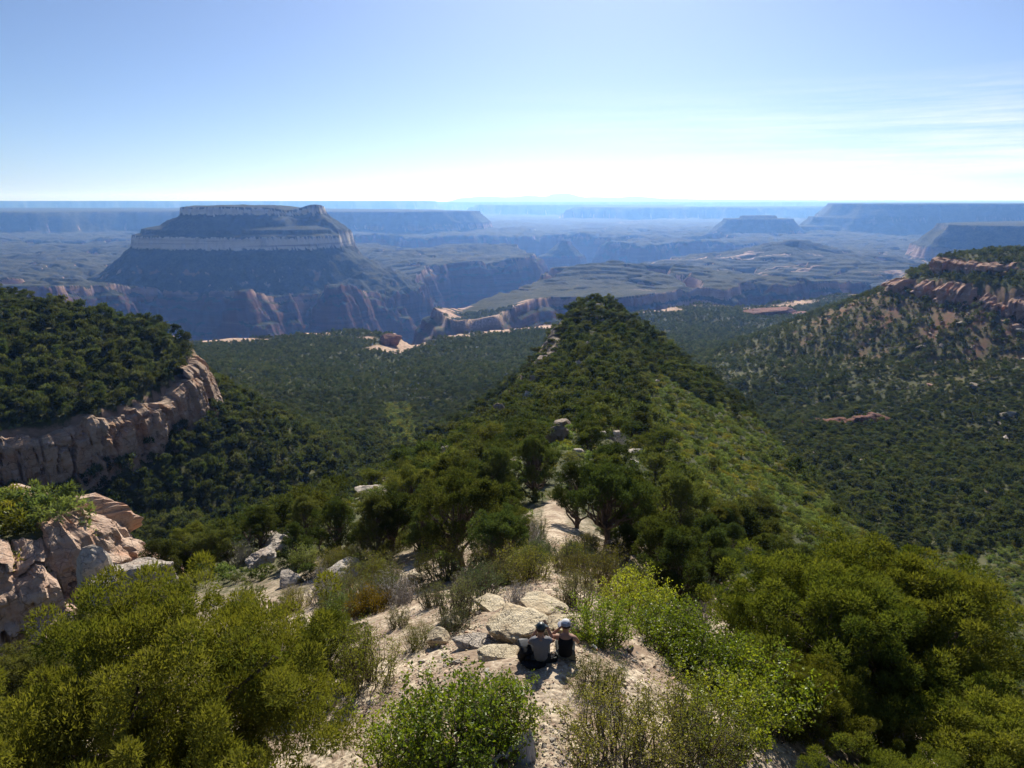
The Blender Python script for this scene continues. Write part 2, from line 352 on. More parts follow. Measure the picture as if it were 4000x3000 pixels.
def rock_mat(name, base, dark, stain, scale=1.0, strata=0.5, bstr=0.6):
    t = NT(name); p = t.pos()
    st = t.noise(t.scaled(p, (0.05, 0.05, 1.0)), 1.7 * scale, 5)
    c = t.mix(base, dark, t.ramp(st, 0.42, 0.68, 0, strata))
    c = t.mix(c, stain, t.ramp(t.noise(p, 0.55 * scale, 5), 0.48, 0.7, 0, 0.75))
    streak = t.noise(t.scaled(p, (1.0, 1.0, 0.12)), 0.9 * scale, 5, 0.65)
    c = t.mix(c, tuple(v * 0.42 for v in dark), t.ramp(streak, 0.56, 0.72, 0, 0.6))
    f = t.noise(p, 7 * scale, 6, 0.65)
    c = t.mix(c, (0.9, 0.9, 0.9), t.ramp(f, 0.3, 0.75, 0, 0.16), 'OVERLAY')
    wv = t.n('ShaderNodeVectorMath', operation='ADD'); t.l(t.scaled(p, (1, 1, 1.7)), wv.inputs[0]); nz_ = t.n('ShaderNodeTexNoise'); nz_.inputs['Scale'].default_value = 1.1 * scale; t.l(p, nz_.inputs['Vector']); t.l(nz_.outputs['Color'], wv.inputs[1])
    crk = t.ramp(t.vor(wv.outputs[0], 0.8 * scale, 'DISTANCE_TO_EDGE'), 0.0, 0.035, 1, 0); crk2 = t.ramp(t.vor(wv.outputs[0], 2.7 * scale, 'DISTANCE_TO_EDGE'), 0.0, 0.05, 0.55, 0)
    crk = t.math('MULTIPLY', t.math('MAXIMUM', crk, crk2), t.ramp(t.noise(p, 0.7 * scale, 3), .38, .6))
    c = t.mix(c, tuple(v * 0.30 for v in dark), t.math('MULTIPLY', crk, .8))
    c = t.mix(c, (0.10, 0.09, 0.075), t.ramp(t.math('MULTIPLY', t.noise(p, 3.1 * scale, 7, .7), t.ramp(t.noise(p, .5 * scale, 3), .3, .6, .8, 1.05)), .57, .68, 0, .45))
    h = t.math('ADD', t.noise(p, 2.4 * scale, 7, 0.68), t.math('MULTIPLY', t.noise(t.scaled(p, (.4, .4, 1.6)), 3.5 * scale, 4), 0.5)); h = t.math('SUBTRACT', h, t.math('MULTIPLY', crk, .5))
    t.bsdf(c, 0.95, 0.15, h, bstr, 0.35 / scale)
    return t.m

# ground near the camera and on the bench: gravel, dirt, dry grass, low scrub
t = NT('bench_ground'); p = t.pos()
rock = t.attr('rock', 'Color'); veg = t.attr('veg')
peb = t.vor(p, 9.0, 'F1', 'Color'); pv = t.n('ShaderNodeSeparateColor'); t.l(peb, pv.inputs[0])
pd = t.vor(p, 9.0, 'F1', 'Distance')
big = t.noise(p, 0.42, 5, 0.6)
dirt = t.mix((0.205, 0.145, 0.105), (0.30, 0.215, 0.15), t.noise(p, 2.6, 6))
grav = t.mix(rock, (0.62, 0.52, 0.39), t.ramp(pv.outputs[0], 0.25, 1.0))
grav = t.mix(grav, (0.22, 0.155, 0.11), t.ramp(pv.outputs[1], 0.70, 0.82, 0, 0.8))
near = t.mix(dirt, grav, t.ramp(t.math('ADD', t.math('MULTIPLY', big, .6), t.math('MULTIPLY', t.noise(p, 1.9, 5, .65), .4)), 0.42, 0.56))
ln = t.n('ShaderNodeVectorMath', operation='LENGTH'); t.l(p, ln.inputs[0])
c = t.mix(near, t.mix(rock, (0.16, 0.12, 0.07), t.ramp(t.noise(p, 0.22, 5), 0.35, 0.7)), t.ramp(ln.outputs['Value'], 40, 90))
scr = t.math('ADD', t.math('MULTIPLY', t.noise(p, 0.5, 5, 0.7), .55), t.math('MULTIPLY', t.noise(p, 2.4, 5, 0.7), .45)); scr2 = t.noise(p, 0.035, 4)
vg = t.mix((0.050, 0.060, 0.024), (0.098, 0.100, 0.046), t.ramp(scr2, 0.35, 0.65))
lv = t.math('SUBTRACT', t.math('ADD', veg, t.math('MULTIPLY', scr, 0.9)), 0.72)
c = t.mix(c, vg, t.ramp(lv, -0.05, 0.14, 0, 0.95))
hgt = t.math('ADD', t.math('MULTIPLY', t.ramp(pd, 0.0, 0.6, 1, 0), 0.35), t.noise(p, 4.5, 6, 0.6))
t.bsdf(c, 0.95, 0.1, hgt, 0.55, 0.12)
M_GROUND = t.m

# canyon country: banded rock with scrub on everything that is not a cliff
t = NT('canyon_rock'); p = t.pos()
rock = t.attr('rock', 'Color'); veg = t.attr('veg')
bands = t.noise(t.scaled(p, (0.0012, 0.0012, 0.055)), 1.0, 6, 0.7)
c = t.mix(rock, (0.03, 0.02, 0.018), t.ramp(bands, 0.48, 0.66, 0, 0.6))
c = t.mix(c, (0.45, 0.31, 0.23), t.ramp(bands, 0.40, 0.30, 0, 0.16))
streak = t.noise(t.scaled(p, (0.02, 0.02, 0.0025)), 1.0, 5, 0.65)
c = t.mix(c, (0.04, 0.028, 0.024), t.ramp(streak, 0.55, 0.72, 0, 0.5))
n1 = t.noise(p, 0.018, 8, 0.72)
n2 = t.noise(p, 0.09, 4, 0.7)
vgc = t.mix((0.020, 0.028, 0.014), (0.075, 0.076, 0.042), t.ramp(t.math('ADD', t.math('MULTIPLY', n1, .5), t.math('MULTIPLY', n2, .5)), 0.42, 0.60))
amt = t.math('SUBTRACT', t.math('ADD', veg, t.math('MULTIPLY', t.math('ADD', n1, n2), 0.55)), 0.62)
c = t.mix(c, vgc, t.ramp(amt, -0.08, 0.16, 0, 0.96))
t.bsdf(c, 0.95, 0.05, t.noise(p, 0.06, 7, 0.7), 0.7, 9.0)
M_CANYON = t.m

# ------------------------------------------------------------------ the ground as nested polar sheets
def sheet(rad, ang):
    A, Rr = np.meshgrid(np.radians(ang), rad)
    X = Rr * np.sin(A); Y = Rr * np.cos(A); return X, Y, H(X, Y)
def slope_nz(X, Y, Z):
    P = np.stack([X, Y, Z], -1); du = np.gradient(P, axis=0); dv = np.gradient(P, axis=1)
    n = np.cross(du, dv); n /= np.linalg.norm(n, axis=-1, keepdims=True) + 1e-9; return np.abs(n[..., 2])
def lerp3(a, b, f): return np.asarray(a) * (1 - f[..., None]) + np.asarray(b) * f[..., None]
def paint(X, Y, Z):
    nz = slope_nz(X, Y, Z); r = np.hypot(X, Y)
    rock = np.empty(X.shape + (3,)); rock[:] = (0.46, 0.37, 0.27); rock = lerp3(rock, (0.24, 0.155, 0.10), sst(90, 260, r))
    veg = np.full(X.shape, 0.62)
    # near ridge: bare gravel along the trail and round the sitting people
    xc = np.interp(Y, CREST[0], CREST[1][:, 0])
    bare = np.exp(-((X - xc + 1.0 * (Y < 18)) / np.interp(Y, [0, 12, 18, 24, 40], [4.2, 3.6, 2.6, 1.2, .5])) ** 2) * (1 - sst(36, 60, Y)) * (Y > -30)
    veg = np.where(r < 90, 0.62 - 1.0 * bare - 0.42 * (1 - sst(25, 70, r)), veg)
    # bench: white sand ledges along the rim, red soil under the spur, green in the drainage
    sc = -sdf(X, Y, NEAR_RIM + FAR_RIM)
    rim = np.exp(-((sc + 16) / (40 + 26 * fbm(X / 90, Y / 90, 2, 101))) ** 2) * (r > 700) * (Y < 2350)
    rim = rim * sst(-0.05, 0.25, fbm(X / 130, Y / 45, 4, 103) + 0.06)
    rock = lerp3(rock, (0.66, 0.45, 0.34), np.clip(rim * 1.4, 0, 1)); veg = veg - 1.4 * rim
    ds = sdf(X, Y, SPUR)
    tal = np.exp(-np.clip(ds - 10, 0, 400) / 150) * (r < 1100) * (ds > 0)
    red = tal * sst(-0.05, 0.3, fbm((X + Y * .5) / 60, (Y - X * .5) / 14, 4, 105))
    rock = lerp3(rock, (0.21, 0.095, 0.06), np.clip(red * 1.2 + 0.35 * sst(0.1, 0.5, fbm(X / 170, Y / 170, 3, 107)) * (r > 300), 0, 1))
    veg = veg - 0.32 * tal - 0.26 * red
    wash = np.exp(-((sdf(X, Y, [(-196, 1010), (-182, 1010), (-150, 1120), (-165, 1140)]) - 4) / 14) ** 2)
    rock = lerp3(rock, (0.60, 0.42, 0.32), wash); veg = veg - 0.9 * wash
    cl = sst(0.72, 0.52, nz); veg = veg - 0.75 * cl * (r > 120); rock = lerp3(rock, (0.40, 0.27, 0.20), cl * (r < 2000) * 0.8)
    # canyon country
    far = sst(2000, 2500, r) * 1.0; far = np.maximum(far, (sc > 5) * 1.0)
    base = np.empty_like(rock); base[:] = (0.36, 0.23, 0.165)
    pat = sst(0.50, 0.78, ridged(X / 330, Y / 105, 4, 111)) * sst(-0.12, 0.22, fbm(X / 900, Y / 600, 3, 112)); base = lerp3(base, (0.58, 0.42, 0.33), pat)
    pat = pat * sst(250, 700, sdf(X, Y, TIER)) * (1 - .75 * sst(4000, 7500, r)) * (.35 + .5 * sst(300, 1500, X)); v2 = 0.44 - 0.62 * pat - 0.1 * sst(7000, 14000, r)
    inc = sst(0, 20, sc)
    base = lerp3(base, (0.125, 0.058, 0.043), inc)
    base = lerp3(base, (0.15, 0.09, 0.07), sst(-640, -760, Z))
    up = (Z > -300) * sst(0, -60, sc) * (r > 2600)
    s_t = sdf(X, Y, TIER)
    cream = (np.abs(Z + 198) < 36) * (s_t < 60) * (r > 2600) * (r < 5500) + (np.abs(Z + 52) < 26) * (s_t < 40) * (r > 2600) * (r < 5500)
    base = lerp3(base, (0.17, 0.13, 0.10), up * 1.0)
    base = lerp3(base, (0.66, 0.57, 0.46), np.clip(cream, 0, 1) * sst(0.88, 0.66, nz))
    c2 = sst(0.64, 0.42, nz)
    v2 = np.where(up > 0.3, 0.62, v2) - 0.7 * c2 - inc * 0.06
    v2 = v2 + 0.22 * sst(200, 700, sc) * 0
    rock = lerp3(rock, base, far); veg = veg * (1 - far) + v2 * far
    return rock, np.clip(veg, -0.5, 1)
def patches(X, Y, Z, region, names, mats, wrap):
    rock, veg = paint(X, Y, Z)
    n, mcol = X.shape
    idx = np.arange(n * mcol).reshape(n, mcol)
    if wrap: idx = np.concatenate([idx, idx[:, :1]], 1)
    q = np.stack([idx[:-1, :-1], idx[1:, :-1], idx[1:, 1:], idx[:-1, 1:]], -1).reshape(-1, 4)
    q = q[:, ::-1]
    V = np.stack([X, Y, Z], -1).reshape(-1, 3); reg = region.reshape(-1)[q[:, 0]]
    rk = rock.reshape(-1, 3); vg = veg.reshape(-1)
    for k, nm in enumerate(names):
        f = q[reg == k]
        if not len(f): continue
        u, inv = np.unique(f, return_inverse=True)
        me = mesh_np(nm, V[u], inv.reshape(-1, 4), mats[k], True, {'rock': rk[u], 'veg': vg[u]})
        tag(link(nm, me), kind='structure')
side = lambda a, b, n: np.linspace(a, b, n, endpoint=False)
ang = np.concatenate([side(-180, -46, 60), np.arange(-46, 46, 0.2), side(46, 180, 60)])
rad = np.concatenate([[0.02, 1.5], np.exp(np.linspace(math.log(3), math.log(2104), 560))])
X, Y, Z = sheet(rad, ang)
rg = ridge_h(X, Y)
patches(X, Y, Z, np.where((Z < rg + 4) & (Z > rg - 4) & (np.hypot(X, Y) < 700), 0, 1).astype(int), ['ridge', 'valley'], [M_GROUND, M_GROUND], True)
ang = np.concatenate([side(-62, -43, 24), np.arange(-43, 43, 0.11), np.linspace(43, 62, 25)])
rad = np.concatenate([np.arange(2096, 4500, 7.0), np.exp(np.linspace(math.log(4500), math.log(10000), 230))])
X, Y, Z = sheet(rad, ang)
inm = (sdf(X, Y, TIER) < 330) & (Z > -420)
patches(X, Y, Z, np.where(inm, 0, 1).astype(int), ['mesa', 'canyon'], [M_CANYON, M_CANYON], False)
rad = np.exp(np.linspace(math.log(9980), math.log(52000), 190))
X, Y, Z = sheet(rad, ang)
patches(X, Y, Z, np.where(np.hypot(X, Y) > 36000, 1, 0).astype(int), ['far_plateau', 'mountains'], [M_CANYON, M_CANYON], False)

# ------------------------------------------------------------------ haze: one box of even air round camera and land
hb = 62000.0; zt, zb = 530.0, -1350.0
v = [(x, y, z) for x in (-hb, hb) for y in (-3000.0, hb) for z in (zb, zt)]
f = [(0, 1, 3, 2), (4, 6, 7, 5), (0, 4, 5, 1), (2, 3, 7, 6), (0, 2, 6, 4), (1, 5, 7, 3)]
t = NT('haze_air'); pv = t.n('ShaderNodeVolumePrincipled')
pv.inputs['Color'].default_value = (0.19, 0.41, 1.0, 1); pv.inputs['Density'].default_value = HAZE = 6.2e-5
pv.inputs['Anisotropy'].default_value = 0.56; pv.inputs['Absorption Color'].default_value = (1, 1, 1, 1)
t.l(pv.outputs[0], t.out.inputs['Volume'])
tag(link('haze', mesh_np('haze', v, f, t.m)), kind='stuff')

# ------------------------------------------------------------------ cliffs: jointed rock faces laid along the edges of the land
def cells(u, v, seed):
    """2-D Worley cells: distance gap to the nearest joint and a random value for each block"""
    iu, iv = np.floor(u).astype(int), np.floor(v).astype(int)
    f1 = np.full(u.shape, 9.0); f2 = f1.copy(); val = np.zeros(u.shape); val2 = val.copy()
    for du in (-1, 0, 1):
        for dv in (-1, 0, 1):
            a, b = iu + du, iv + dv
            h = PERM[(PERM[(a + seed * 7) & 255] + b) & 255]; h2 = PERM[(h + 57) & 255]; h3 = PERM[(h2 + 101) & 255]
            d = np.maximum(np.abs(a + 0.15 + 0.7 * h / 255 - u), np.abs(b + 0.15 + 0.7 * h2 / 255 - v) * 0.9)
            c = d < f1
            f2 = np.where(c, f1, np.minimum(f2, d)); f1 = np.where(c, d, f1); val = np.where(c, h3 / 255, val); val2 = np.where(c, h2 / 255, val2)
    return f2 - f1, val, val2
def cliff(name, path, sgn, step, top, hgt, mat, bw=5.0, bh=8.0, amp=2.0, lean=0.15, off=3.0, cap=6.0, seed=1, wob=0.0):
    P = np.array(path, float)
    for _ in range(2):                                        # round the corners
        Q = np.empty((len(P) * 2 - 2, 2)); Q[0::2] = P[:-1] * .75 + P[1:] * .25; Q[1::2] = P[:-1] * .25 + P[1:] * .75
        P = np.concatenate([P[:1], Q, P[-1:]])
    sl = np.concatenate([[0], np.cumsum(np.linalg.norm(np.diff(P, axis=0), axis=1))])
    u = np.arange(0, sl[-1], step); x = np.interp(u, sl, P[:, 0]); y = np.interp(u, sl, P[:, 1])
    tx, ty = np.gradient(x), np.gradient(y); ln = np.hypot(tx, ty); nx, ny = sgn * ty / ln, -sgn * tx / ln
    k = np.ones(9) / 9; nx = np.convolve(np.pad(nx, 4, 'edge'), k, 'valid'); ny = np.convolve(np.pad(ny, 4, 'edge'), k, 'valid')
    zt = top(x - nx * 3, y - ny * 3) if callable(top) else np.interp(u / sl[-1], *zip(*top))
    hh = np.interp(u / sl[-1], *zip(*hgt)) if not np.isscalar(hgt) else np.full(len(u), hgt)
    nv = max(8, int(hh.max() / step)); v = np.linspace(-0.25, 1.0, nv)
    U, Vv = np.meshgrid(u, v); HH = hh[None, :]
    sv = Vv * HH
    nb = HH.mean() / min(bh * .42, 4.5); tt = Vv * nb + fbm(U / (bw * 2), Vv * 0 + seed, 3, seed + 3) * 1.1; fl = np.floor(tt)
    stair = .5 * Vv + .5 * (fl + sst(.62, .98, tt - fl)) / nb
    jit = fbm(U / (bw * 1.5), sv / (bh * 1.5), 3, seed) * 0.45
    gap, val, val2 = cells(U / bw + jit, sv / bh + jit * 0.6, seed)
    gap2, vb, _ = cells(U / (bw * .37) + jit, sv / (bh * .3) + jit, seed + 9)
    d = amp * (val - 0.5) * 1.9 + amp * 0.35 * (vb - 0.5) - amp * 0.85 * np.exp(-(gap / 0.04) ** 2) - amp * 0.10 * np.exp(-(gap2 / 0.06) ** 2)
    d = d + fbm(U / (bw * 3), sv / (bh * 3), 4, seed + 5) * amp * 0.7 + fbm(U / 1.3, sv / 1.0, 3, seed + 7) * 0.22 * min(1, amp)
    d = d - amp * 0.9 * sst(0.86, 1.0, Vv) + (1 - stair) * HH * lean
    zz = zt[None, :] - HH + sv - 0.0 + sst(0.75, 1, Vv) * (fbm(U / bw, U * 0, 3, seed + 11) * amp * 0.5 + (val2 - .5) * amp * 0.5)
    X = x + nx * (off + d); Y = y + ny * (off + d)
    # the top turns back over the edge and sinks under the ground behind it
    capr = [(0.35, 0.15), (0.7, 0.1), (1.0, -0.9)]
    Xs, Ys, Zs = [X], [Y], [zz]
    for f_, dz in capr:
        Xs.append((X[-1] - nx * cap * f_)[None]); Ys.append((Y[-1] - ny * cap * f_)[None]); Zs.append((zz[-1] + dz + fbm(u / 2, u * 0 + f_ * 9, 3, seed) * 0.5)[None])
    X = np.concatenate(Xs); Y = np.concatenate(Ys); Z = np.concatenate(Zs)
    n, m = X.shape; idx = np.arange(n * m).reshape(n, m)
    q = np.stack([idx[:-1, :-1], idx[:-1, 1:], idx[1:, 1:], idx[1:, :-1]], -1).reshape(-1, 4)
    if sgn > 0: q = q[:, ::-1]
    me = mesh_np(name, np.stack([X, Y, Z], -1).reshape(-1, 3), q, mat, False)
    return tag(link(name, me), kind='structure')

M_CLIFF_L = rock_mat('grey_pink_cliff', (0.46, 0.34, 0.25), (0.25, 0.165, 0.12), (0.46, 0.25, 0.14), 0.35)
M_CLIFF_R = rock_mat('pink_cliff', (0.48, 0.32, 0.24), (0.26, 0.14, 0.10), (0.42, 0.20, 0.13), 0.3)
M_OUTCROP = rock_mat('pink_outcrop', (0.56, 0.41, 0.31), (0.32, 0.20, 0.145), (0.50, 0.28, 0.18), 0.8)
M_PALE = rock_mat('pale_limestone', (0.56, 0.49, 0.41), (0.34, 0.28, 0.23), (0.48, 0.36, 0.28), 1.5, 0.6, 0.9)
M_SLAB = rock_mat('cream_limestone', (0.64, 0.53, 0.37), (0.46, 0.36, 0.24), (0.50, 0.37, 0.23), 2.6, 0.5, 0.8)
M_RED = rock_mat('red_sandstone', (0.33, 0.17, 0.12), (0.14, 0.065, 0.045), (0.45, 0.29, 0.22), 0.25)
M_BUFF = rock_mat('buff_ridge_rock', (0.40, 0.33, 0.26), (0.20, 0.155, 0.12), (0.34, 0.24, 0.17), 0.9, .6, .9)

M_BANK = rock_mat('shaded_red_bank', (0.20, 0.095, 0.065), (0.09, 0.045, 0.035), (0.26, 0.14, 0.09), 0.35)  # darker copy of the red rock: the bank's shade is put into its colour
hilltop = lambda x, y: H(x - 4 * 0, y)
cliff('cliff', HILL_EDGE, 1, 0.55, hilltop, [(0, 19), (.5, 18), (.85, 19), (1, 17)], M_CLIFF_L, 5.0, 17.0, 2.4, 0.14, 2.5, 6, 3)
cliff('cliff', [(-140, 294), (-138, 303), (-142, 316), (-150, 328)], 1, 0.55, lambda x, y: x * 0 - 69.5, 21, M_CLIFF_L, 4.0, 13.0, 2.2, 0.25, 1.0, 5, 5)
cliff('cliff', SPUR_EDGE, -1, 0.9, lambda x, y: x * 0 - 74 + fbm(x / 30, y / 30, 2, 6) * 6, [(0, 48), (.3, 54), (.55, 50), (.8, 44), (1, 30)], M_CLIFF_R, 10, 24, 8.0, 0.36, 3.5, 9, 7)
cliff('cliff', SPUR2_EDGE, -1, 0.9, lambda x, y: x * 0 - 53 + fbm(x / 30, y / 30, 2, 8) * 3, [(0, 18), (.4, 22), (.8, 20), (1, 12)], M_CLIFF_R, 9, 14, 4.5, 0.25, 3.0, 8, 11)
cliff('rock_outcrop', OUTC_EDGE, 1, 0.22, lambda x, y: x * 0 - 31.0 + fbm(x / 4, y / 4, 2, 6) * 1.0, [(0, 12), (.6, 13.5), (1, 12)], M_OUTCROP, 2.6, 6.5, 1.6, 0.60, 0.6, 3.0, 13)
lb = [(float(np.interp(yy, LBRK[0], LBRK[1][:, 0])) , yy) for yy in (205, 225, 245, 260, 275, 290, 305, 318, 330)]
lzt = [float(np.interp(yy, LBRK[0], LBRK[1][:, 1])) for _, yy in lb]
cliff('cliff', lb, -1, 0.5, [(i / 8, zv + 1.2 + (1.5 if i in (3, 4, 6) else 0)) for i, zv in enumerate(lzt)], [(0, 8), (.35, 17), (.6, 20), (1, 17)], M_BUFF, 4.5, 7, 1.8, 0.12, 0.5, 4, 17)
b0, b1 = hit(1722, 916), hit(1942, 918)
cliff('red_bank', [(b0.x, b0.y + 4), (b0.x * .7 + b1.x * .3, b0.y * .7 + b1.y * .3 - 3), (b0.x * .4 + b1.x * .6, b0.y * .4 + b1.y * .6 - 3), (b1.x, b1.y + 6)], 1, 0.5,
      [(0, b0.z + 1), (.4, b0.z + 5), (.8, b1.z + 5), (1, b1.z + 1)], 7, M_BANK, 6, 3, 2.0, 0.3, 1.0, 5, 19)

# ------------------------------------------------------------------ boulders
import bmesh
_ico = {}
def ico(n):
    if n not in _ico:
        bm = bmesh.new(); bmesh.ops.create_icosphere(bm, subdivisions=n, radius=1.0)
        _ico[n] = (np.array([v.co[:] for v in bm.verts]), np.array([[v.index for v in f.verts] for f in bm.faces])); bm.free()
    return _ico[n]
def rock_mesh(name, dims, mat, seed, sub=4, planes=14, flat=0.0, rough=0.05):
    """a block broken along planes: dims are full length, width and height in metres"""
    g = np.random.default_rng(seed); V, F = ico(sub); V = V.copy()
    nrm = g.normal(size=(planes, 3)); nrm /= np.linalg.norm(nrm, axis=1)[:, None]
    dd = g.uniform(0.52, 0.80, planes)
    if flat: nrm = np.concatenate([nrm, [[g.normal() * .06, g.normal() * .06, 1]]]); dd = np.concatenate([dd, [flat]])
    for n_, d_ in zip(nrm, dd):
        s = V @ n_ - d_; V = V - np.clip(s, 0, None)[:, None] * n_ * 0.94
    V = V / np.abs(V).max(0)
    n1 = fbm(V[:, 0] * 2.1 + V[:, 2] * 1.3, V[:, 1] * 2.1 - V[:, 2] * .9, 5, seed % 50, 0.55)
    lay = fbm(V[:, 2] * 5.0 + n1, V[:, 0] * .6, 3, seed % 40)
    R_ = np.linalg.norm(V, axis=1, keepdims=True)
    n2 = fbm(V[:, 0] * 7 + V[:, 2] * 5, V[:, 1] * 7 - V[:, 2] * 4, 3, seed % 37 + 4) if sub > 3 else 0 * n1
    V = V * (1 + rough * 2.2 * n1[:, None] + rough * 0.9 * lay[:, None] + rough * .7 * n2[:, None])
    V = V * np.array(dims) * 0.5
    return mesh_np(name, V, F, mat, False)
CLEAR = []          # things the photo shows uncovered: (pixel x, pixel y, half width in pixels, y in metres)
LAND = []           # named landmarks: (pixel x, pixel y, words)
WORDS = ['nearest', 'second', 'third', 'fourth', 'fifth', 'sixth', 'seventh', 'eighth', 'ninth', 'tenth', 'eleventh', 'twelfth', 'thirteenth', 'fourteenth', 'fifteenth', 'sixteenth', 'seventeenth', 'eighteenth', 'nineteenth', 'twentieth', 'twenty first', 'twenty second', 'twenty third', 'twenty fourth']
def name_by_landmark(items, marks):
    """items: (object, px, py, noun phrase): label each by its place beside the nearest landmark"""
    cell = {}
    for o, px, py, noun in items:
        k = min(range(len(marks)), key=lambda i: (marks[i][0] - px) ** 2 + ((marks[i][1] - py) * 1.3) ** 2)
        dx, dy = px - marks[k][0], py - marks[k][1]
        side_ = ('left of' if dx < 0 else 'right of') if abs(dx) > abs(dy) * 1.2 else ('above' if dy < 0 else 'below')
        cell.setdefault((noun, k, side_), []).append((math.hypot(dx, dy), o))
    for (noun, k, side_), L in cell.items():
        L.sort(key=lambda t_: t_[0])
        for i, (_, o) in enumerate(L):
            w = '' if len(L) == 1 else WORDS[min(i, 23)] + ' '
            o['label'] = f'{w}{noun} {side_} {marks[k][2]}'
def boulder(px, py, dims, mat, label, seed, rz=0.0, tilt=0.0, sub=4, flat=0.0, sink=0.3, group=None, y=None, name='boulder', rough=0.05, cat='boulder'):
    p = hit(px, py) if y is None else at(px, py, y)
    o = link(name, rock_mesh(name, dims, mat, seed, sub, 14, flat, rough))
    o.location = (p.x, p.y + dims[1] * 0.3, p.z + dims[2] * (0.5 - sink)) if y is None else p
    o.rotation_euler = (tilt, 0, rz)
    CLEAR.append((px, py - (0 if y is not None else dims[2] * 400 / max(p.y, 1)), dims[0] * 700 / max(p.y, 1), p.y))
    return tag(o, label, cat, group)
S_FG = 'pale rocks on the ridge top'
# round the two people
boulder(1128, 1385, (1.75, 1.7, .75), M_SLAB, 'broad cream rock slab with an undercut front, left of the man in grey', 21, .3, .06, 5, .5, .30, rough=.08)
boulder(1168, 1332, (1.5, 1.3, .4), M_SLAB, 'flat cream ledge behind the broad slab, up the trail from the people', 22, .2, .05, 5, .45, .4, rough=.08)
boulder(1225, 1368, (1.2, 1.1, .45), M_SLAB, 'cream ledge in front of the person in the black top', 29, .6, 0, 4, .5, .45)
boulder(1062, 1318, (1.15, .9, .3), M_SLAB, 'flat tan slab half buried under gravel left of the trail', 23, -.5, .05, 4, .4, .45)
boulder(945, 1398, (.72, .62, .5), M_SLAB, 'rounded tan boulder with one shaded side, left of the flat white rock', 24, -.5, .25, 4, .6, .3)
boulder(975, 1362, (.85, .6, .38), M_SLAB, 'tan wedge of rock behind the rounded tan boulder', 25, -.7, .2, 4, .5, .3)
boulder(1025, 1402, (1.25, .75, .3), M_PALE, 'flat white rock flush with the gravel, left of the broad slab', 26, -.1, .05, 4, .4, .5)
boulder(1012, 1330, (.4, .28, .24), M_SLAB, 'small orange brown stone below the grey green bush', 27, .2, .1, 3, 0, .3)
boulder(1080, 1425, (1.1, .7, .22), M_SLAB, 'low crumbling ledge of cream rock beside the black backpack', 28, -.2, .08, 4, .4, .5)
boulder(688, 1530, (.55, .5, .3), M_SLAB, 'pale angular rock at the edge of the big left juniper', 31, .4, .1, 3, 0, .35)
boulder(682, 1495, (.30, .26, .2), M_SLAB, 'tan stone beside the tip of the big left juniper', 32, .4, .1, 3)
boulder(715, 1535, (.3, .3, .28), M_SLAB, 'small brown upright stone in the dry grass on the gravel', 33, .4, .1, 3)
boulder(680, 1432, (.22, .16, .34), M_SLAB, 'thin upright tan stone left of the grey green bush', 34, .4, .1, 3)
# left of the trees
boulder(738, 1262, (2.6, 2.0, 1.5), M_PALE, 'large rounded pinkish white boulder behind a bare twiggy bush', 35, .5, 0, 5, 0, .3)
boulder(788, 1240, (1.0, .8, .7), M_PALE, 'white knob of rock right of the large pinkish boulder', 36, .2, 0, 4, 0, .3)
boulder(622, 1268, (2.1, 1.4, .9), M_PALE, 'white cracked rock left of the large pinkish boulder', 37, -.3, .1, 5, 0, .3)
boulder(900, 1262, (.9, .7, .7), M_SLAB, 'tan boulder at the foot of the dark tree left of the trail', 38, .2, 0, 3)
boulder(600, 1200, (3.4, 2.6, 2.1), M_PALE, 'craggy white rock pile rising above the left shrubs', 39, -.5, .1, 5, .6, .25, rough=.10)
boulder(585, 1178, (1.4, 1.1, 1.3), M_PALE, 'white cap rock on top of the craggy rock pile', 40, .2, 0, 4, .5, .0, rough=.09)
boulder(562, 1222, (2.6, 2.0, 1.4), M_PALE, 'lower grey block of the craggy rock pile', 41, .8, 0, 5, .6, .3, rough=.10)
boulder(620, 1190, (1.3, 1.0, 1.2), M_PALE, 'small white rock on the right shoulder of the craggy pile', 97, .4, .2, 4, 0, .15, rough=.1)
boulder(640, 1208, (1.9, 1.5, 1.1), M_PALE, 'grey pitted rock at the right foot of the craggy pile', 98, 1.0, .1, 4, 0, .3, rough=.11)
boulder(300, 1270, (6.6, 4.6, 5.6), M_PALE, 'long flat topped grey slab beyond the big left juniper', 42, .10, -.10, 5, .6, .3, y=44, rough=.075)
boulder(200, 1245, (2.6, 3.4, 4.2), M_PALE, 'grey leaning block at the left end of the long flat slab', 43, .7, .3, 4, 0, .3, y=46)
# along the crest
boulder(1318, 948, (3.4, 2.6, 1.9), M_BUFF, 'white rock knob with two cap stones on the ridge crest', 44, .3, 0, 4, 0, .3)
boulder(1304, 936, (1.2, 1.0, .9), M_PALE, 'left cap stone on the white rock knob', 45, .1, 0, 3, .5, .3, y=103)
boulder(1333, 934, (1.3, 1.1, .9), M_PALE, 'right cap stone on the white rock knob', 46, .4, 0, 3, .5, .3, y=103)
boulder(1200, 955, (4.6, 3.6, 3.6), M_BUFF, 'dark brown rock block on the crest among the junipers', 47, .2, 0, 4, 0, .3)
boulder(1218, 928, (4.6, 3, 2.4), M_BUFF, 'brown layered outcrop behind the dark rock block', 48, .5, 0, 4, 0, .3)
boulder(1372, 985, (3.0, 2, 1.7), M_PALE, 'broken white outcrop on the right side of the crest', 49, .4, .2, 4, 0, .3)
boulder(1368, 1008, (1.6, 1.3, 1.1), M_PALE, 'white rock just below the broken outcrop', 50, .1, .2, 3, 0, .3)
RID = []
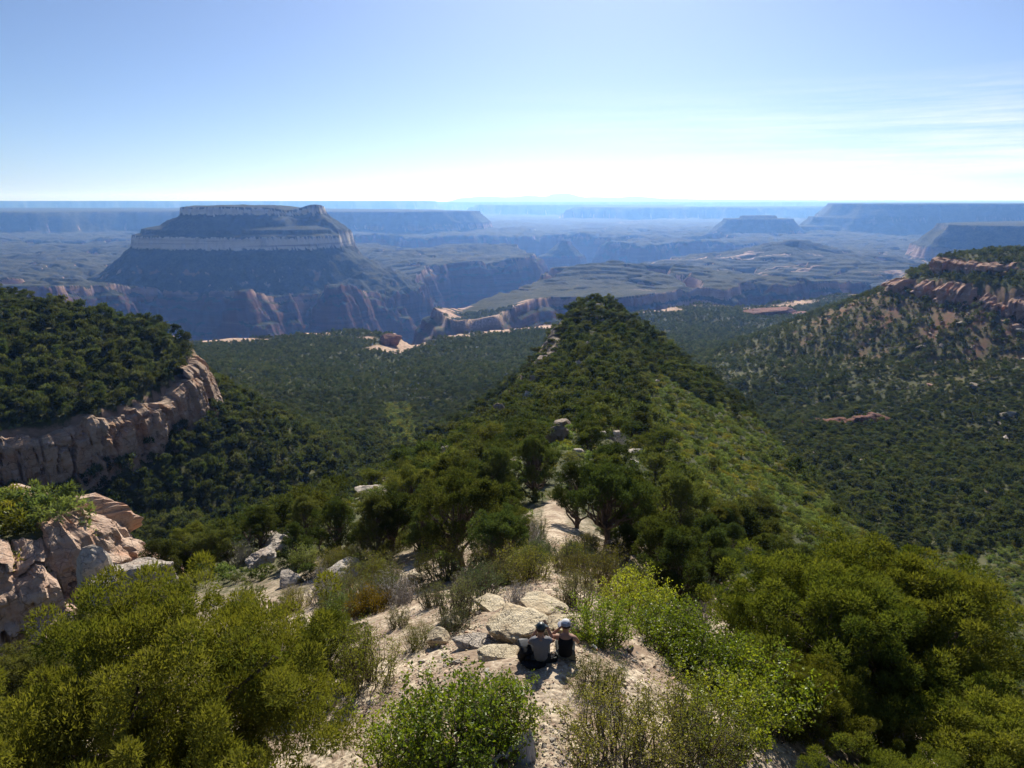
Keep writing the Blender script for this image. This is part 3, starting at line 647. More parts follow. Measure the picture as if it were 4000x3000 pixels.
for i, (px, py, L) in enumerate([(1105, 1010, 2.5), (1130, 985, 3), (1165, 975, 2.2), (1250, 985, 2.5), (1300, 700, 4), (1320, 728, 3), (1270, 748, 4), (1252, 795, 5), (1290, 690, 3), (1340, 800, 3), (1235, 770, 3), (1420, 830, 2.5), (1560, 905, 2.5), (1555, 898, 2)]):
    o = boulder(px, py, (L * .75, L * .6, L * .55), M_PALE if i % 2 else M_BUFF, 'pale rock showing between the trees of the ridge', 60 + i, i * .7, .2, 3, 0, .25, 'pale rocks among the ridge trees'); RID.append((o, px, py, 'whitish rock' if i % 2 else 'buff rock'))
for i, (px, py, L, h, lab) in enumerate([(805, 1072, 7.5, 1.6, 'long low white ledge on the left flank of the ridge'), (835, 1048, 3.2, 1.8, 'white block just above the long low ledge'),
        (962, 988, 4.5, 5, 'white pinnacle on the left flank under the crest'), (972, 965, 2.5, 4, 'slim white fin above the pinnacle on the left flank'),
        (1078, 908, 7, 9, 'tall white rock face on the left edge of the ridge'), (1140, 868, 5, 6, 'pale block at the foot of the cliff below the peak'),
        (1155, 830, 6, 7, 'pinkish buttress of the cliff below the peak'), (578, 785, 9, 9, '')]):
    if lab: boulder(px, py, (L * .75, L * .5, h * .75), M_BUFF if i in (4, 6) else M_PALE, lab, 80 + i, -.6, .15, 4, 0, .35, rough=.11)
boulder(1293, 668, (4.5, 4, 3.2), M_PALE, 'pale summit rocks on the tip of the wooded peak', 90, .4, 0, 4, 0, .3)
boulder(345, 768, (8, 10, 13), M_CLIFF_L, 'pinkish rock tooth at the back edge of the left hill', 91, .3, 0, 4, 0, .35, y=330)
# on the bench rim
boulder(1668, 668, (140, 45, 26), M_RED, 'long pink sandstone whaleback on the bench rim, below the right cliff', 92, .25, 0, 5, 0, .35, cat='rock outcrop', name='rock_mound')
boulder(1742, 652, (60, 30, 10), M_RED, 'low pink rock hump right of the long whaleback', 93, .25, 0, 4, 0, .35, cat='rock outcrop', name='rock_mound')
boulder(843, 748, (34, 26, 24), M_RED, 'red rock buttress at the head of the side canyon in the rim', 94, .3, 0, 5, 0, .2, cat='rock outcrop', name='rock_mound')
boulder(885, 742, (30, 24, 18), M_RED, 'red rock stub right of the side canyon in the rim', 95, -.3, 0, 4, 0, .2, cat='rock outcrop', name='rock_mound')
# boulder slope under the right cliff
proto = [rock_mesh('boulder', (1, .75, .55), m_, 120 + i, 3, 12, .5 if i % 2 else 0, .05) for i, m_ in enumerate([M_PALE, M_BUFF, M_PALE, M_CLIFF_R, M_BUFF, M_PALE])]
big = [(1990, 752, 9), (2033, 750, 7), (2110, 842, 11), (2148, 802, 7), (2170, 905, 12), (2168, 920, 7), (2170, 955, 9), (1882, 905, 9), (1865, 990, 5), (1866, 1000, 5), (2130, 1065, 6), (2050, 730, 6), (2200, 720, 9),
       (2195, 712, 10), (2010, 835, 6), (1960, 880, 5), (1930, 765, 5), (2075, 700, 7), (1985, 850, 5), (1560, 825, 5)]
g = np.random.default_rng(5)
SLOPE = []; STONES = []
def loose(px, py, L, label, group):
    p = hit(px, py); o = link('boulder', proto[int(g.integers(6))])
    o.location = (p.x, p.y, p.z + L * .12); o.scale = (L, L * g.uniform(.7, 1.2), L * g.uniform(.45, .8)); o.rotation_euler = (g.normal() * .25, g.normal() * .25, g.uniform(0, 6.3))
    tag(o, label, 'boulder', group); SLOPE.append((o, px, py, ('large ' if L > 4.6 else 'small ') + ('flat pale' if o.scale[2] < o.scale[0] * .62 else 'blocky pale') + ' boulder'))
for px, py, L in big: loose(px, py, L, 'large pale fallen block on the wooded slope below the right cliff', 'large fallen blocks below the right cliff')
n = 0
while n < 120:
    px = g.uniform(1640, 2212); py = g.uniform(660, 1010)
    if py < 1395 - px * 0.36 or py > 1560 - px * 0.24: continue
    loose(px, py, float(np.exp(g.normal(math.log(2.6), .4))), 'small pale rock scattered over the slope below the right cliff', 'small rocks scattered below the right cliff'); n += 1
# stones lying on the gravel
n = 0
while n < 70:
    x = g.normal(0.2, 2.1) - 0.7; y_ = g.uniform(9.2, 24); z_ = gz(x, y_)
    L = float(np.exp(g.normal(math.log(.16), .4)))
    o = link('stone', proto[[0, 2, 5, 1][int(g.integers(4))]]); o.location = (x, y_, z_ + L * .1); o.scale = (L, L, L); o.rotation_euler = (g.normal() * .3, g.normal() * .3, g.uniform(0, 6))
    tag(o, 'small cream stone lying loose on the gravel of the trail', 'stone', 'loose stones on the trail gravel'); n += 1
    q = project(x, y_, z_); STONES.append((o, q[0], q[1], 'small cream stone' if L < .17 else 'fist sized cream stone' if L < .25 else 'head sized cream stone'))

name_by_landmark(SLOPE, [(1835, 920, 'the long red bank'), (1675, 665, 'the pink whaleback on the rim'), (1960, 640, 'the left tip of the right cliff'), (2100, 690, 'the foot of the lower right cliff'),
    (2185, 700, 'the right end of the lower cliff'), (1560, 820, 'the white wash by the ridge'), (2040, 850, 'the boulder strewn middle of the right slope'), (2190, 800, 'the right frame edge, halfway up the slope'), (2190, 960, 'the right frame edge, low on the slope'), (2000, 760, 'the red soil under the right cliff'), (1790, 760, 'the dark wooded gully on the right slope')])
name_by_landmark(RID, [(1297, 668, 'the summit rocks'), (1202, 955, 'the dark rock block on the crest'), (1318, 950, 'the white rock knob'), (1372, 985, 'the broken white outcrop'), (1560, 900, 'the right skyline of the ridge'), (1160, 830, 'the cliff below the peak')])
name_by_landmark(STONES, [(1170, 1440, 'the man in grey'), (1220, 1440, 'the person in black'), (1135, 1660, 'the grey stump'), (985, 1560, 'the oak at the bottom centre'), (945, 1398, 'the rounded tan boulder'), (1025, 1402, 'the flat white rock'), (1148, 1245, 'the pale sagebrush on the trail'),
    (790, 1480, 'the tall grey green shrub'), (1290, 1420, 'the white bottle'), (688, 1530, 'the pale angular rock'), (1390, 1600, 'the olive shrub right of the stump'), (1062, 1318, 'the half buried tan slab'), (890, 1340, 'the yellowish sagebrush'), (1300, 1540, 'the lower end of the trail')])

# ------------------------------------------------------------------ foliage
def leaf_mat(name, a, b, c, trans=0.35, gloss=0.0, inst=False):
    """a, b: the two leaf greens; c: the tint of sun-dried tips"""
    t = NT(name); oi = t.n('ShaderNodeObjectInfo'); tint = t.attr('tint')
    col = t.mix(a, b, tint)
    col = t.mix(col, c, t.ramp(t.math('ADD', t.math('MULTIPLY', oi.outputs['Random'], 0.8), t.math('MULTIPLY', tint, 0.5)), 0.55, 1.15, 0, 0.8))
    rnd = t.math('FRACT', t.math('MULTIPLY', oi.outputs['Random'], 7.13))
    hs = t.n('ShaderNodeHueSaturation'); t.l(t.ramp(rnd, 0, 1, 0.62, 1.3), hs.inputs['Value']); t.l(col, hs.inputs['Color']); col = hs.outputs['Color']
    d = t.n('ShaderNodeBsdfDiffuse'); tr = t.n('ShaderNodeBsdfTranslucent'); mx = t.n('ShaderNodeMixShader'); mx.inputs[0].default_value = trans
    t.l(col, d.inputs['Color']); t.l(t.mix(col, (1.45, 1.5, .6), 1.0, 'MULTIPLY'), tr.inputs['Color'])
    t.l(d.outputs[0], mx.inputs[1]); t.l(tr.outputs[0], mx.inputs[2]); last = mx.outputs[0]
    if gloss:
        gl = t.n('ShaderNodeBsdfGlossy'); gl.inputs['Roughness'].default_value = 0.42; gl.inputs['Color'].default_value = (.9, .95, .85, 1)
        m2 = t.n('ShaderNodeMixShader'); m2.inputs[0].default_value = gloss; t.l(last, m2.inputs[1]); t.l(gl.outputs[0], m2.inputs[2]); last = m2.outputs[0]
    t.l(last, t.out.inputs['Surface']); return t.m
def bark_mat(name, a, b, s=14):
    t = NT(name); p = t.n('ShaderNodeTexCoord').outputs['Object']
    n = t.noise(t.scaled(p, (1, 1, .25)), s, 6, .65); t.bsdf(t.mix(a, b, t.ramp(n, .35, .65)), .95, .1, n, .7, .03); return t.m
L_JUN = leaf_mat('juniper_foliage', (0.056, 0.086, 0.020), (0.178, 0.182, 0.036), (0.23, 0.205, 0.042), .34)
L_PIN = leaf_mat('pinyon_foliage', (0.040, 0.062, 0.026), (0.088, 0.110, 0.042), (0.135, 0.132, 0.052), .30)
L_RDG = leaf_mat('ridge_foliage', (0.054, 0.076, 0.026), (0.130, 0.142, 0.046), (0.18, 0.168, 0.056), .30)
L_WOOD = leaf_mat('valley_foliage', (0.046, 0.064, 0.032), (0.098, 0.114, 0.054), (0.14, 0.138, 0.066), .30)
L_OAK = leaf_mat('oak_leaves', (0.095, 0.145, 0.012), (0.20, 0.235, 0.022), (0.26, 0.25, 0.03), .46, .03)
L_OLV = leaf_mat('olive_leaves', (0.110, 0.125, 0.022), (0.17, 0.165, 0.035), (0.22, 0.18, 0.04), .40, .02)
L_SAGE = leaf_mat('sage_leaves', (0.115, 0.125, 0.070), (0.19, 0.19, 0.105), (0.21, 0.19, 0.10), .25)
L_BLUE = leaf_mat('bluish_leaves', (0.075, 0.105, 0.065), (0.12, 0.155, 0.09), (0.15, 0.16, 0.08), .25)
L_GOLD = leaf_mat('golden_leaves', (0.16, 0.12, 0.012), (0.26, 0.19, 0.02), (0.28, 0.17, 0.02), .4)
L_DRY = leaf_mat('dry_twigs', (0.19, 0.15, 0.11), (0.27, 0.23, 0.18), (0.24, 0.17, 0.11), .1)
L_GRN = leaf_mat('scrub_leaves', (0.110, 0.150, 0.060), (0.175, 0.215, 0.090), (0.20, 0.21, 0.09), .35)
BARK = bark_mat('juniper_bark', (0.075, 0.055, 0.042), (0.17, 0.135, 0.11))
DEAD = bark_mat('dead_wood', (0.26, 0.235, 0.22), (0.48, 0.45, 0.42))

def unit(v): return v / (np.linalg.norm(v, axis=-1, keepdims=True) + 1e-9)
def tubes(lines, sides=6):
    """lines: list of (points (k,3), radii (k))"""
    Vs, Fs, n0 = [], [], 0
    th = np.linspace(0, 2 * np.pi, sides, endpoint=False)
    for P, r in lines:
        P = np.asarray(P, float); r = np.asarray(r, float); T = unit(np.gradient(P, axis=0))
        ref = np.where(np.abs(T[:, 2:3]) > .9, [[1., 0, 0]], [[0, 0, 1.]]); A = unit(np.cross(T, ref)); B = np.cross(T, A)
        ring = P[:, None] + r[:, None, None] * (np.cos(th)[None, :, None] * A[:, None] + np.sin(th)[None, :, None] * B[:, None])
        k = len(P); Vs.append(ring.reshape(-1, 3)); idx = n0 + np.arange(k * sides).reshape(k, sides); nx = np.roll(idx, -1, 1)
        Fs.append(np.stack([idx[:-1], nx[:-1], nx[1:], idx[1:]], -1).reshape(-1, 4)); n0 += k * sides
    return np.concatenate(Vs), np.concatenate(Fs)
def limb(g, a, b, r0, r1, k=6, wob=0.12, sag=0.0):
    t = np.linspace(0, 1, k)[:, None]; L = np.linalg.norm(np.subtract(b, a))
    P = np.asarray(a) * (1 - t) + np.asarray(b) * t + g.normal(size=(k, 3)) * wob * L * np.sin(np.pi * t) * .6
    P[:, 2] += -sag * L * (np.sin(np.pi * t[:, 0]))
    return P, r0 + (r1 - r0) * t[:, 0]
def blades(g, C, rad, n, ln, wd, up=0.35, upper=0.25, tintc=None, squash=0.8, jitter=0.6):
    """n leaf blades about each puff centre C, lying over the puff and pointing out and up"""
    m = len(C); d = unit(g.normal(size=(m, n, 3)) + [0, 0, upper])
    rr = rad[:, None, None] * np.cbrt(g.uniform(0.12, 1.0, (m, n, 1)))
    base = C[:, None] + d * rr * [1, 1, squash]
    dr = unit(d + [0, 0, up] + g.normal(size=(m, n, 3)) * jitter)
    side_ = unit(np.cross(dr, g.normal(size=(m, n, 3))))
    L = ln * g.uniform(.6, 1.3, (m, n, 1)); W = wd * g.uniform(.7, 1.3, (m, n, 1))
    v = np.stack([base - side_ * W * .5, base + side_ * W * .5, base + dr * L], 2).reshape(-1, 3)
    tc = g.uniform(0, 1, m) if tintc is None else tintc
    tint = np.clip(tc[:, None] * .7 + g.uniform(0, .4, (m, n)) + (d[..., 2] - .2) * .12, 0, 1)
    return v, np.arange(len(v)).reshape(-1, 3), np.repeat(tint.ravel(), 3)
def leaves4(g, C, dirs, ln, wd, tc):
    """broad leaves: a folded diamond at each point"""
    dr = unit(dirs + g.normal(size=C.shape) * .7); sd = unit(np.cross(dr, g.normal(size=C.shape))); up = np.cross(sd, dr)
    L = ln * g.uniform(.6, 1.25, (len(C), 1)); W = wd * g.uniform(.7, 1.25, (len(C), 1))
    v = np.stack([C, C + dr * L * .5 + sd * W * .5 + up * W * .15, C + dr * L, C + dr * L * .5 - sd * W * .5 + up * W * .15], 1).reshape(-1, 3)
    return v, np.arange(len(v)).reshape(-1, 4), np.repeat(np.clip(tc, 0, 1), 4)

def conifer(seed, h, w, npuff, nblade, prad, ln, wd, leafm, trunk=True, sides=7, form='dome', bare=0.0, name='juniper'):
    """a juniper or pinyon: crooked trunk, limbs, a lumpy crown of sprays with gaps; returns crown and trunk meshes"""
    g = np.random.default_rng(seed)
    lean = g.normal(size=2) * .08 * h
    nl = max(5, int(npuff / 5)) if npuff < 80 else 34
    # lobes: limb tips that carry the sprays
    az = np.arange(nl) * 2.4 + g.uniform(0, 6); ht = g.uniform(.28 + bare, .95, nl)
    if form == 'dome': rr = np.sqrt(np.clip(1 - ((ht - .35) / .66) ** 2, .05, 1))
    elif form == 'cone': rr = (1.08 - ht) * 1.15
    else: rr = np.clip(.55 + .5 * np.sin(ht * 3.2), .2, 1)
    rr = rr * g.uniform(.5, 1.0, nl)
    tips = np.stack([np.cos(az) * rr * w / 2, np.sin(az) * rr * w / 2, ht * h], -1); tips[:, :2] += lean * ht[:, None]
    tips = np.concatenate([tips, [[lean[0], lean[1], h * .97]]]); nl += 1
    lobe = g.integers(0, nl, npuff); sp = w * (.115 if npuff > 80 else .16)
    C = tips[lobe] + g.normal(size=(npuff, 3)) * [sp, sp, sp * .62]; C[:nl] = tips[:min(nl, npuff)] if npuff >= nl else C[:nl]
    C[:, 2] = np.clip(C[:, 2], h * .12, h * .98)
    pr = prad * g.uniform(.65, 1.3, npuff)
    lobt = g.uniform(0, 1, nl)
    tc = np.clip(lobt[lobe] * .5 + g.uniform(0, .5, npuff), 0, 1)
    v, f, ti = blades(g, C, pr, nblade, ln, wd, .35, .3, tc)
    crown = mesh_np(name + '_crown', v, f, leafm, False, {'tint': ti})
    lines = []; r0 = w * .035 + .03
    top = np.array([lean[0] * .8, lean[1] * .8, h * .75])
    tp, tr = limb(g, (0, 0, -.35), top, r0 * 1.25, r0 * .3, 8, .07); lines.append((tp, tr))
    for i in range(nl):
        k = min(7, max(1, int(tips[i, 2] / h * 7 * .75))); a = tp[k]
        lines.append(limb(g, a, tips[i], tr[k] * .55, .012 * w / 4 + .004, 5, .13))
    if npuff > 80:                                            # twigs and dead grey sticks near by
        for i in range(110 if npuff > 120 else 46):
            a = tips[g.integers(nl)] * g.uniform(.55, 1.0); b = a + g.normal(size=3) * [.38, .38, .26] + [0, 0, .08]
            lines.append(limb(g, a, b, .013, .005, 4, .25))
    v, f = tubes(lines, sides if npuff > 40 else 5)
    return crown, mesh_np(name + '_trunk', v, f, BARK, True)

def shrub(seed, h, w, nstem, nleaf, ln, wd, leafm, kind='broad', stemm=None, name='shrub', d=None):
    """many stems from one root, leaves along their upper parts"""
    g = np.random.default_rng(seed); d = d or w; lines = []; pts = []; dirs = []; tt = []
    for i in range(nstem):
        a = g.uniform(0, 6.283); q = math.sqrt(g.uniform(0, 1)); bx, by = math.cos(a) * q, math.sin(a) * q
        root = np.array([bx * w * .30, by * d * .30, -.1]); tip = np.array([bx * w * .5, by * d * .5, h * (1 - .35 * q * q) * g.uniform(.7, 1.08)])
        P, r = limb(g, root, tip, .012 + .008 * h, .004, 6, .10); lines.append((P, r)); st = g.uniform(-.25, .25)
        tws = [(P, .35 if kind == 'broad' else .2)]
        for j in range(5 if kind == 'broad' else 4):
            k = g.integers(2, 6); b = P[k] + g.normal(size=3) * [.16 * w / 2 + .05, .16 * d / 2 + .05, .10 * h] + [0, 0, .09 * h]
            T, r2 = limb(g, P[k], b, .006, .003, 4, .15); lines.append((T, r2)); tws.append((T, .1))
        for T, lo in tws:
            m = int(nleaf / (nstem * len(tws))); s = g.uniform(lo, 1, m) * (len(T) - 1); i0 = np.clip(s.astype(int), 0, len(T) - 2); fr = (s - i0)[:, None]
            pts.append(T[i0] * (1 - fr) + T[i0 + 1] * fr + g.normal(size=(m, 3)) * (.055 if kind == 'broad' else .035) * (.6 + .3 * h)); dirs.append(unit(g.normal(size=(m, 3)) * .8 + [0, 0, .5]) if kind == 'broad' else unit(T[i0 + 1] - T[i0]))
            tt.append(np.clip(.5 + st + g.normal(size=m) * .22, 0, 1))
    pts = np.concatenate(pts); dirs = np.concatenate(dirs); tt = np.concatenate(tt)
    v, f, ti = leaves4(g, pts, dirs, ln, wd, tt)
    lv = mesh_np(name + '_leaves', v, f, leafm, False, {'tint': ti})
    v, f = tubes(lines, 4); return lv, mesh_np(name + '_stems', v, f, stemm or BARK, True)
def plant(kind, meshes, loc, label, cat, group=None, rz=0.0, sc=1.0, parts=('crown', 'trunk'), szz=None):
    e = empty(kind, loc, rz, 1.0); e.scale = (sc, sc, sc * (szz or 1))
    tag(e, label, cat, group)
    for nm, me in zip(parts, meshes): link(nm, me, e)
    return e

# ------------------------------------------------------------------ the big foreground junipers
def drop(x, y): return (x, y, gz(x, y) - .05)
JA = conifer(201, 4.4, 6.2, 600, 440, .31, .075, .027, L_JUN, name='juniper')
JB = conifer(202, 3.8, 4.4, 360, 400, .28, .075, .027, L_JUN, name='juniper')
JC = conifer(203, 3.4, 4.2, 260, 400, .28, .075, .027, L_JUN, form='dome', bare=.08, name='juniper')
plant('juniper_tree', JA, (-6.7, 10.1, gz(-6.7, 10.1) - .1), 'huge dense olive juniper filling the lower left corner', 'tree', None, .4, .95, szz=1.32)
plant('juniper_tree', JB, drop(-4.9, 15.6), 'juniper half hidden behind the right shoulder of the huge left juniper', 'tree', None, 1.4, .48)
plant('juniper_tree', JB, drop(12.6, 19.6), 'tall round juniper with dark forked limbs, highest of the trees on the right edge', 'tree', None, 2.0, 1.72)
plant('juniper_tree', JC, drop(9.3, 18.8), 'thin crowned juniper with bare crooked limbs left of the tall round one', 'tree', None, .3, 1.38)
plant('juniper_tree', JC, drop(11.9, 14.2), 'juniper cut by the right edge of the frame at mid height', 'tree', None, 3.3, 1.2)
plant('juniper_tree', JA, drop(7.6, 9.6), 'broad yellowish juniper filling the lower right corner', 'tree', None, 2.7, .70)
plant('juniper_tree', JB, drop(4.6, 8.6), 'low olive juniper cut by the bottom edge, left of the corner juniper', 'tree', None, 4.1, .46)
plant('juniper_tree', JC, drop(7.6, 15.2), 'open olive juniper behind the bright green oak on the right', 'tree', None, 5.0, .62)

# ------------------------------------------------------------------ shrubs round the clearing
OAK = [shrub(301 + i, 1.35, 2.6, 46, 6200, .075, .05, L_OAK, 'broad', name='oak') for i in range(2)]
OLV = [shrub(311, 1.5, 2.8, 60, 7600, .055, .026, L_OLV, 'broad', name='mahogany')]
SAGE = [shrub(321 + i, 1.0, 1.3, 44, 4200, .05, .016, L_SAGE, 'fine', name='sagebrush') for i in range(2)]
BLU = [shrub(331, 1.0, 1.5, 44, 4200, .055, .018, L_BLUE, 'fine', name='rabbitbrush')]
GOLD = [shrub(341, .9, 1.6, 40, 4200, .06, .03, L_GOLD, 'broad', name='golden')]
TWIG = [shrub(351, 1.1, 1.5, 60, 700, .05, .02, L_DRY, 'fine', DEAD, name='bare')]
GRN = [shrub(361, 1.0, 1.4, 40, 4000, .06, .028, L_GRN, 'broad', name='green')]
LS = ('leaves', 'stems')
def bush(kind, mm, px, py, label, sc=1.0, group=None, szz=None, cat='shrub'):
    p = hit(px, py); return plant(kind, mm, (p.x, p.y, p.z - .03), label, cat, group, random.uniform(0, 6), sc, LS, szz)
bush('oak_shrub', OAK[0], 985, 1640, 'bright green oak shrub at the bottom centre, above the grey stump', 1.12)
bush('oak_shrub', OAK[1], 880, 1655, 'left half of the oak thicket at the bottom centre, reaching the frame edge', .85)
bush('oak_shrub', OAK[1], 1075, 1590, 'right end of the oak thicket at the bottom centre, beside the stump', .72)
bush('oak_shrub', OAK[1], 1300, 1385, 'bright green oak beside the person in the black top', .78)
bush('oak_shrub', OAK[0], 1370, 1330, 'yellow green oak behind the one beside the person in black', .95)
bush('oak_shrub', OAK[0], 1440, 1395, 'oak shrub in the middle of the thicket right of the people', .95)
bush('oak_shrub', OAK[1], 1540, 1480, 'glossy green oak with pale specks, right of the thicket', 1.0)
bush('oak_shrub', OAK[0], 1630, 1560, 'largest bright green oak, against the corner juniper', 1.15)
bush('oak_shrub', OAK[1], 1560, 1600, 'leafy oak between the olive stemmy shrub and the corner juniper', 1.0)
bush('oak_shrub', OAK[0], 1480, 1440, 'pale specked oak left of the glossy one', .9)
bush('green_bush', GRN[0], 1610, 1450, 'dull green bush under the open juniper on the right', 1.5)
bush('oak_shrub', OAK[1], 1420, 1215, 'light green oak under the dark trees right of the trail', .8)
bush('oak_shrub', OAK[0], 1235, 1212, 'small light green bush in the middle of the upper trail', .55)
bush('mountain_mahogany', OLV[0], 1330, 1640, 'olive yellow stemmy shrub right of the stump, cut by the bottom edge', .92)
bush('mountain_mahogany', OLV[0], 1470, 1650, 'olive yellow shrub with bare upright stems left of the low juniper', .95)
bush('mountain_mahogany', OLV[0], 1290, 1500, 'small olive shrub behind the shadows of the people', .5)
bush('mountain_mahogany', OLV[0], 790, 1480, 'tall grey green shrub left of the clearing beside its own dark shadow', .72, None, 1.35)
bush('mountain_mahogany', OLV[0], 905, 1395, 'low dark green shrub touching the rounded tan boulder', .42)
bush('sagebrush', SAGE[0], 985, 1335, 'grey green sagebrush above the tan wedge of rock', 1.15)
bush('sagebrush', SAGE[1], 935, 1310, 'yellowish sagebrush left of the grey green one', .85)
bush('rabbitbrush', BLU[0], 1035, 1290, 'bluish green bush just behind the grey green sagebrush', 1.05)
bush('bare_bush', TWIG[0], 1120, 1305, 'dark twiggy bush with crooked stems behind the broad slab', .62)
bush('sagebrush', SAGE[0], 1148, 1245, 'round pale sagebrush in the middle of the trail', .85)
bush('sagebrush', SAGE[1], 1105, 1262, 'little olive bush left of the round pale sagebrush', .55)
bush('sagebrush', SAGE[1], 1245, 1310, 'grey sagebrush on the right side of the trail', 1.0)
bush('sagebrush', SAGE[0], 1218, 1240, 'narrow olive bush on the right side of the upper trail', .7, None, 1.3)
bush('rabbitbrush', BLU[0], 1495, 1300, 'blue green bush right of the oak thicket', 1.5)
bush('rabbitbrush', BLU[0], 1440, 1265, 'blue green bush behind the light green oak', 1.1)
bush('bare_bush', TWIG[0], 1500, 1350, 'grey leafless bush between the oaks on the right', 1.0)
bush('bare_bush', TWIG[0], 1615, 1215, 'silvery bush with bare twigs under the dark tree on the right', 1.2)
bush('golden_bush', GOLD[0], 800, 1325, 'orange gold bush left of the trail below the pinkish boulder', 1.05)
bush('green_bush', GRN[0], 715, 1395, 'dull green bush between the gold bush and the huge juniper', 1.1)
bush('green_bush', GRN[0], 745, 1330, 'green bush just left of the orange gold bush', 1.0)
bush('bare_bush', TWIG[0], 700, 1300, 'grey twiggy bush in front of the large pinkish boulder', 1.25, None, 1.2)
bush('sagebrush', SAGE[0], 840, 1255, 'olive bush right of the large pinkish boulder', 1.3)
bush('bare_bush', TWIG[0], 520, 1215, 'dry twiggy bush among the shrubs left of the rock pile', 1.6)
bush('green_bush', GRN[0], 655, 1225, 'dull green bush above the white cracked rock', 1.5)
bush('sagebrush', SAGE[1], 1065, 1215, 'olive sagebrush in front of the dry brush left of the upper trail', 1.2)
bush('bare_bush', TWIG[0], 1130, 1195, 'mauve grey dry brush left of the upper trail', 1.5)
bush('golden_bush', GOLD[0], 1085, 1195, 'small rusty bush beside the mauve dry brush', .8)
bush('bare_bush', TWIG[0], 1310, 870, 'dry bush among the rocks of the crest', 3.0)
g = np.random.default_rng(77); n = 0; UNDER = []
BIGROCKS = [o for o in COL.objects if o.get('category') == 'boulder' and 8 < o.location.y < 50]
bpy.context.view_layer.update()
while n < 100:
    x, y = g.uniform(-11, 13), g.uniform(17, 40)
    if n > 64: x, y = g.uniform(-13, -2.5), g.uniform(21, 42)
    elif n > 46: x, y = np.interp(y, CREST[0], CREST[1][:, 0]) + g.normal() * 1.6, g.uniform(22, 36)
    if abs(x - np.interp(y, CREST[0], CREST[1][:, 0])) < np.interp(y, [17, 22, 30], [1.5, .7, .4]) or abs(x) > y * .62 or any((x - q_.location.x) ** 2 + (y - q_.location.y) ** 2 < (q_.dimensions.x * .5) ** 2 for q_ in BIGROCKS): continue
    k = int(g.integers(0, 6)); kn, mm = [('sagebrush', SAGE[0]), ('sagebrush', SAGE[1]), ('green_bush', GRN[0]), ('mountain_mahogany', OLV[0]), ('bare_bush', TWIG[0]), ('rabbitbrush', BLU[0])][k]
    side_w = 'left' if x < np.interp(y, CREST[0], CREST[1][:, 0]) else 'right'
    nn = {'sagebrush': 'grey green sagebrush', 'green_bush': 'dull green bush', 'mountain_mahogany': 'olive shrub', 'bare_bush': 'dry twiggy bush', 'rabbitbrush': 'bluish bush'}[kn]
    o = plant(kn, mm, drop(x, y), nn + ' in the undergrowth', 'shrub', 'undergrowth shrubs beside the trail', g.uniform(0, 6), g.uniform(.6, 1.15), LS); n += 1
    q = project(x, y, gz(x, y) + .4); UNDER.append((o, q[0], q[1], nn))

# ------------------------------------------------------------------ trees of the ridge
MID = [conifer(401 + i, 4.0 + .3 * (i % 3), 3.3 + .3 * (i % 2), 86, 200, .30, .12, .045, (L_PIN, L_RDG, L_PIN)[i % 3], form=('column', 'column', 'dome', 'cone')[i % 4], bare=(.30, .22, .05, .0)[i % 4], name='pinyon') for i in range(5)]
LOW = [conifer(421 + i, 4.0, 3.6, 40, 60, .42, .30, .12, (L_PIN, L_RDG, L_PIN)[i % 3], form=('dome', 'dome', 'cone', 'column')[i % 4], bare=(0, .1, 0, .12)[i % 4], name='pinyon') for i in range(5)]
spots = []
def tree(px, py, mi, sc, label, rz=0.0, szz=None):
    p = hit(px, py); plant('pinyon_tree' if mi % 2 else 'juniper_tree', MID[mi], (p.x, p.y, p.z - .05), label, 'tree', None, rz, sc, szz=szz); spots.append((p.x, p.y, 2.0))
tree(990, 1232, 1, 1.05, 'large dark tree with a black trunk left of the upper trail', .5)
tree(1313, 1195, 0, 1.12, 'tall tree with a bare dark trunk right of the upper trail', 1.0, 1.05)
tree(1355, 1205, 1, .95, 'dark slender tree just right of the tall bare trunked tree', 2.0)
tree(1460, 1200, 2, 1.25, 'broad olive tree with spreading limbs right of the trail', 3.0)
tree(1640, 1165, 0, 1.15, 'crooked tree leaning out over the right flank', 4.0)
tree(1560, 1185, 1, .95, 'dark tree between the broad olive tree and the crooked one', 5.0)
tree(1290, 915, 1, 1.5, 'dark rounded juniper on the skyline of the crest beside the rocks', .5, .9)
tree(1385, 960, 2, 1.25, 'light olive tree right of the white rock knob', 1.5)
tree(1160, 1080, 2, 1.15, 'olive dome shaped tree left of the trail line, in the middle of the stand', 2.5)
tree(1080, 1105, 2, 1.1, 'wide olive tree above the large dark tree', 3.5)
tree(1075, 1040, 4, 1.0, 'brownish half dead looking tree under the dark rock block', 4.5)
tree(560, 1200, 2, .95, 'green juniper left of the craggy white rock pile', 5.5)
tree(640, 1215, 3, .75, 'small juniper right of the craggy white rock pile', .7)
tree(455, 1215, 2, .8, 'low juniper between the long flat slab and the rock pile', 1.7)

SNAG = [conifer(441 + i, 3.4, 3.0, 86, 2, .3, .02, .01, L_DRY, bare=.2, name='snag')[1] for i in range(2)]
for m_ in SNAG: m_.materials[0] = DEAD
for px, py, k, sc, lab in ((1085, 1075, 0, 1.0, 'bare grey dead tree in front of the half dead looking one'), (1230, 1060, 1, .8, 'small leafless grey tree in the middle of the stand'), (1590, 1180, 0, .9, 'dead tree with bare limbs beside the crooked leaning tree'),
                          (870, 1150, 1, .9, 'leafless grey tree left of the large dark tree'), (1395, 1100, 0, .8, 'grey snag between the tall bare trunked tree and the broad olive tree'), (1010, 990, 1, 1.1, 'grey snag on the left flank above the stand'), (1330, 985, 0, 1.2, 'grey dead tree just below the white rock knob')):
    p = hit(px, py); e = empty('dead_tree', (p.x, p.y, p.z - .05), px * .37, sc); tag(e, lab, 'dead tree'); link('trunk', SNAG[k], e); spots.append((p.x, p.y, 1.2))
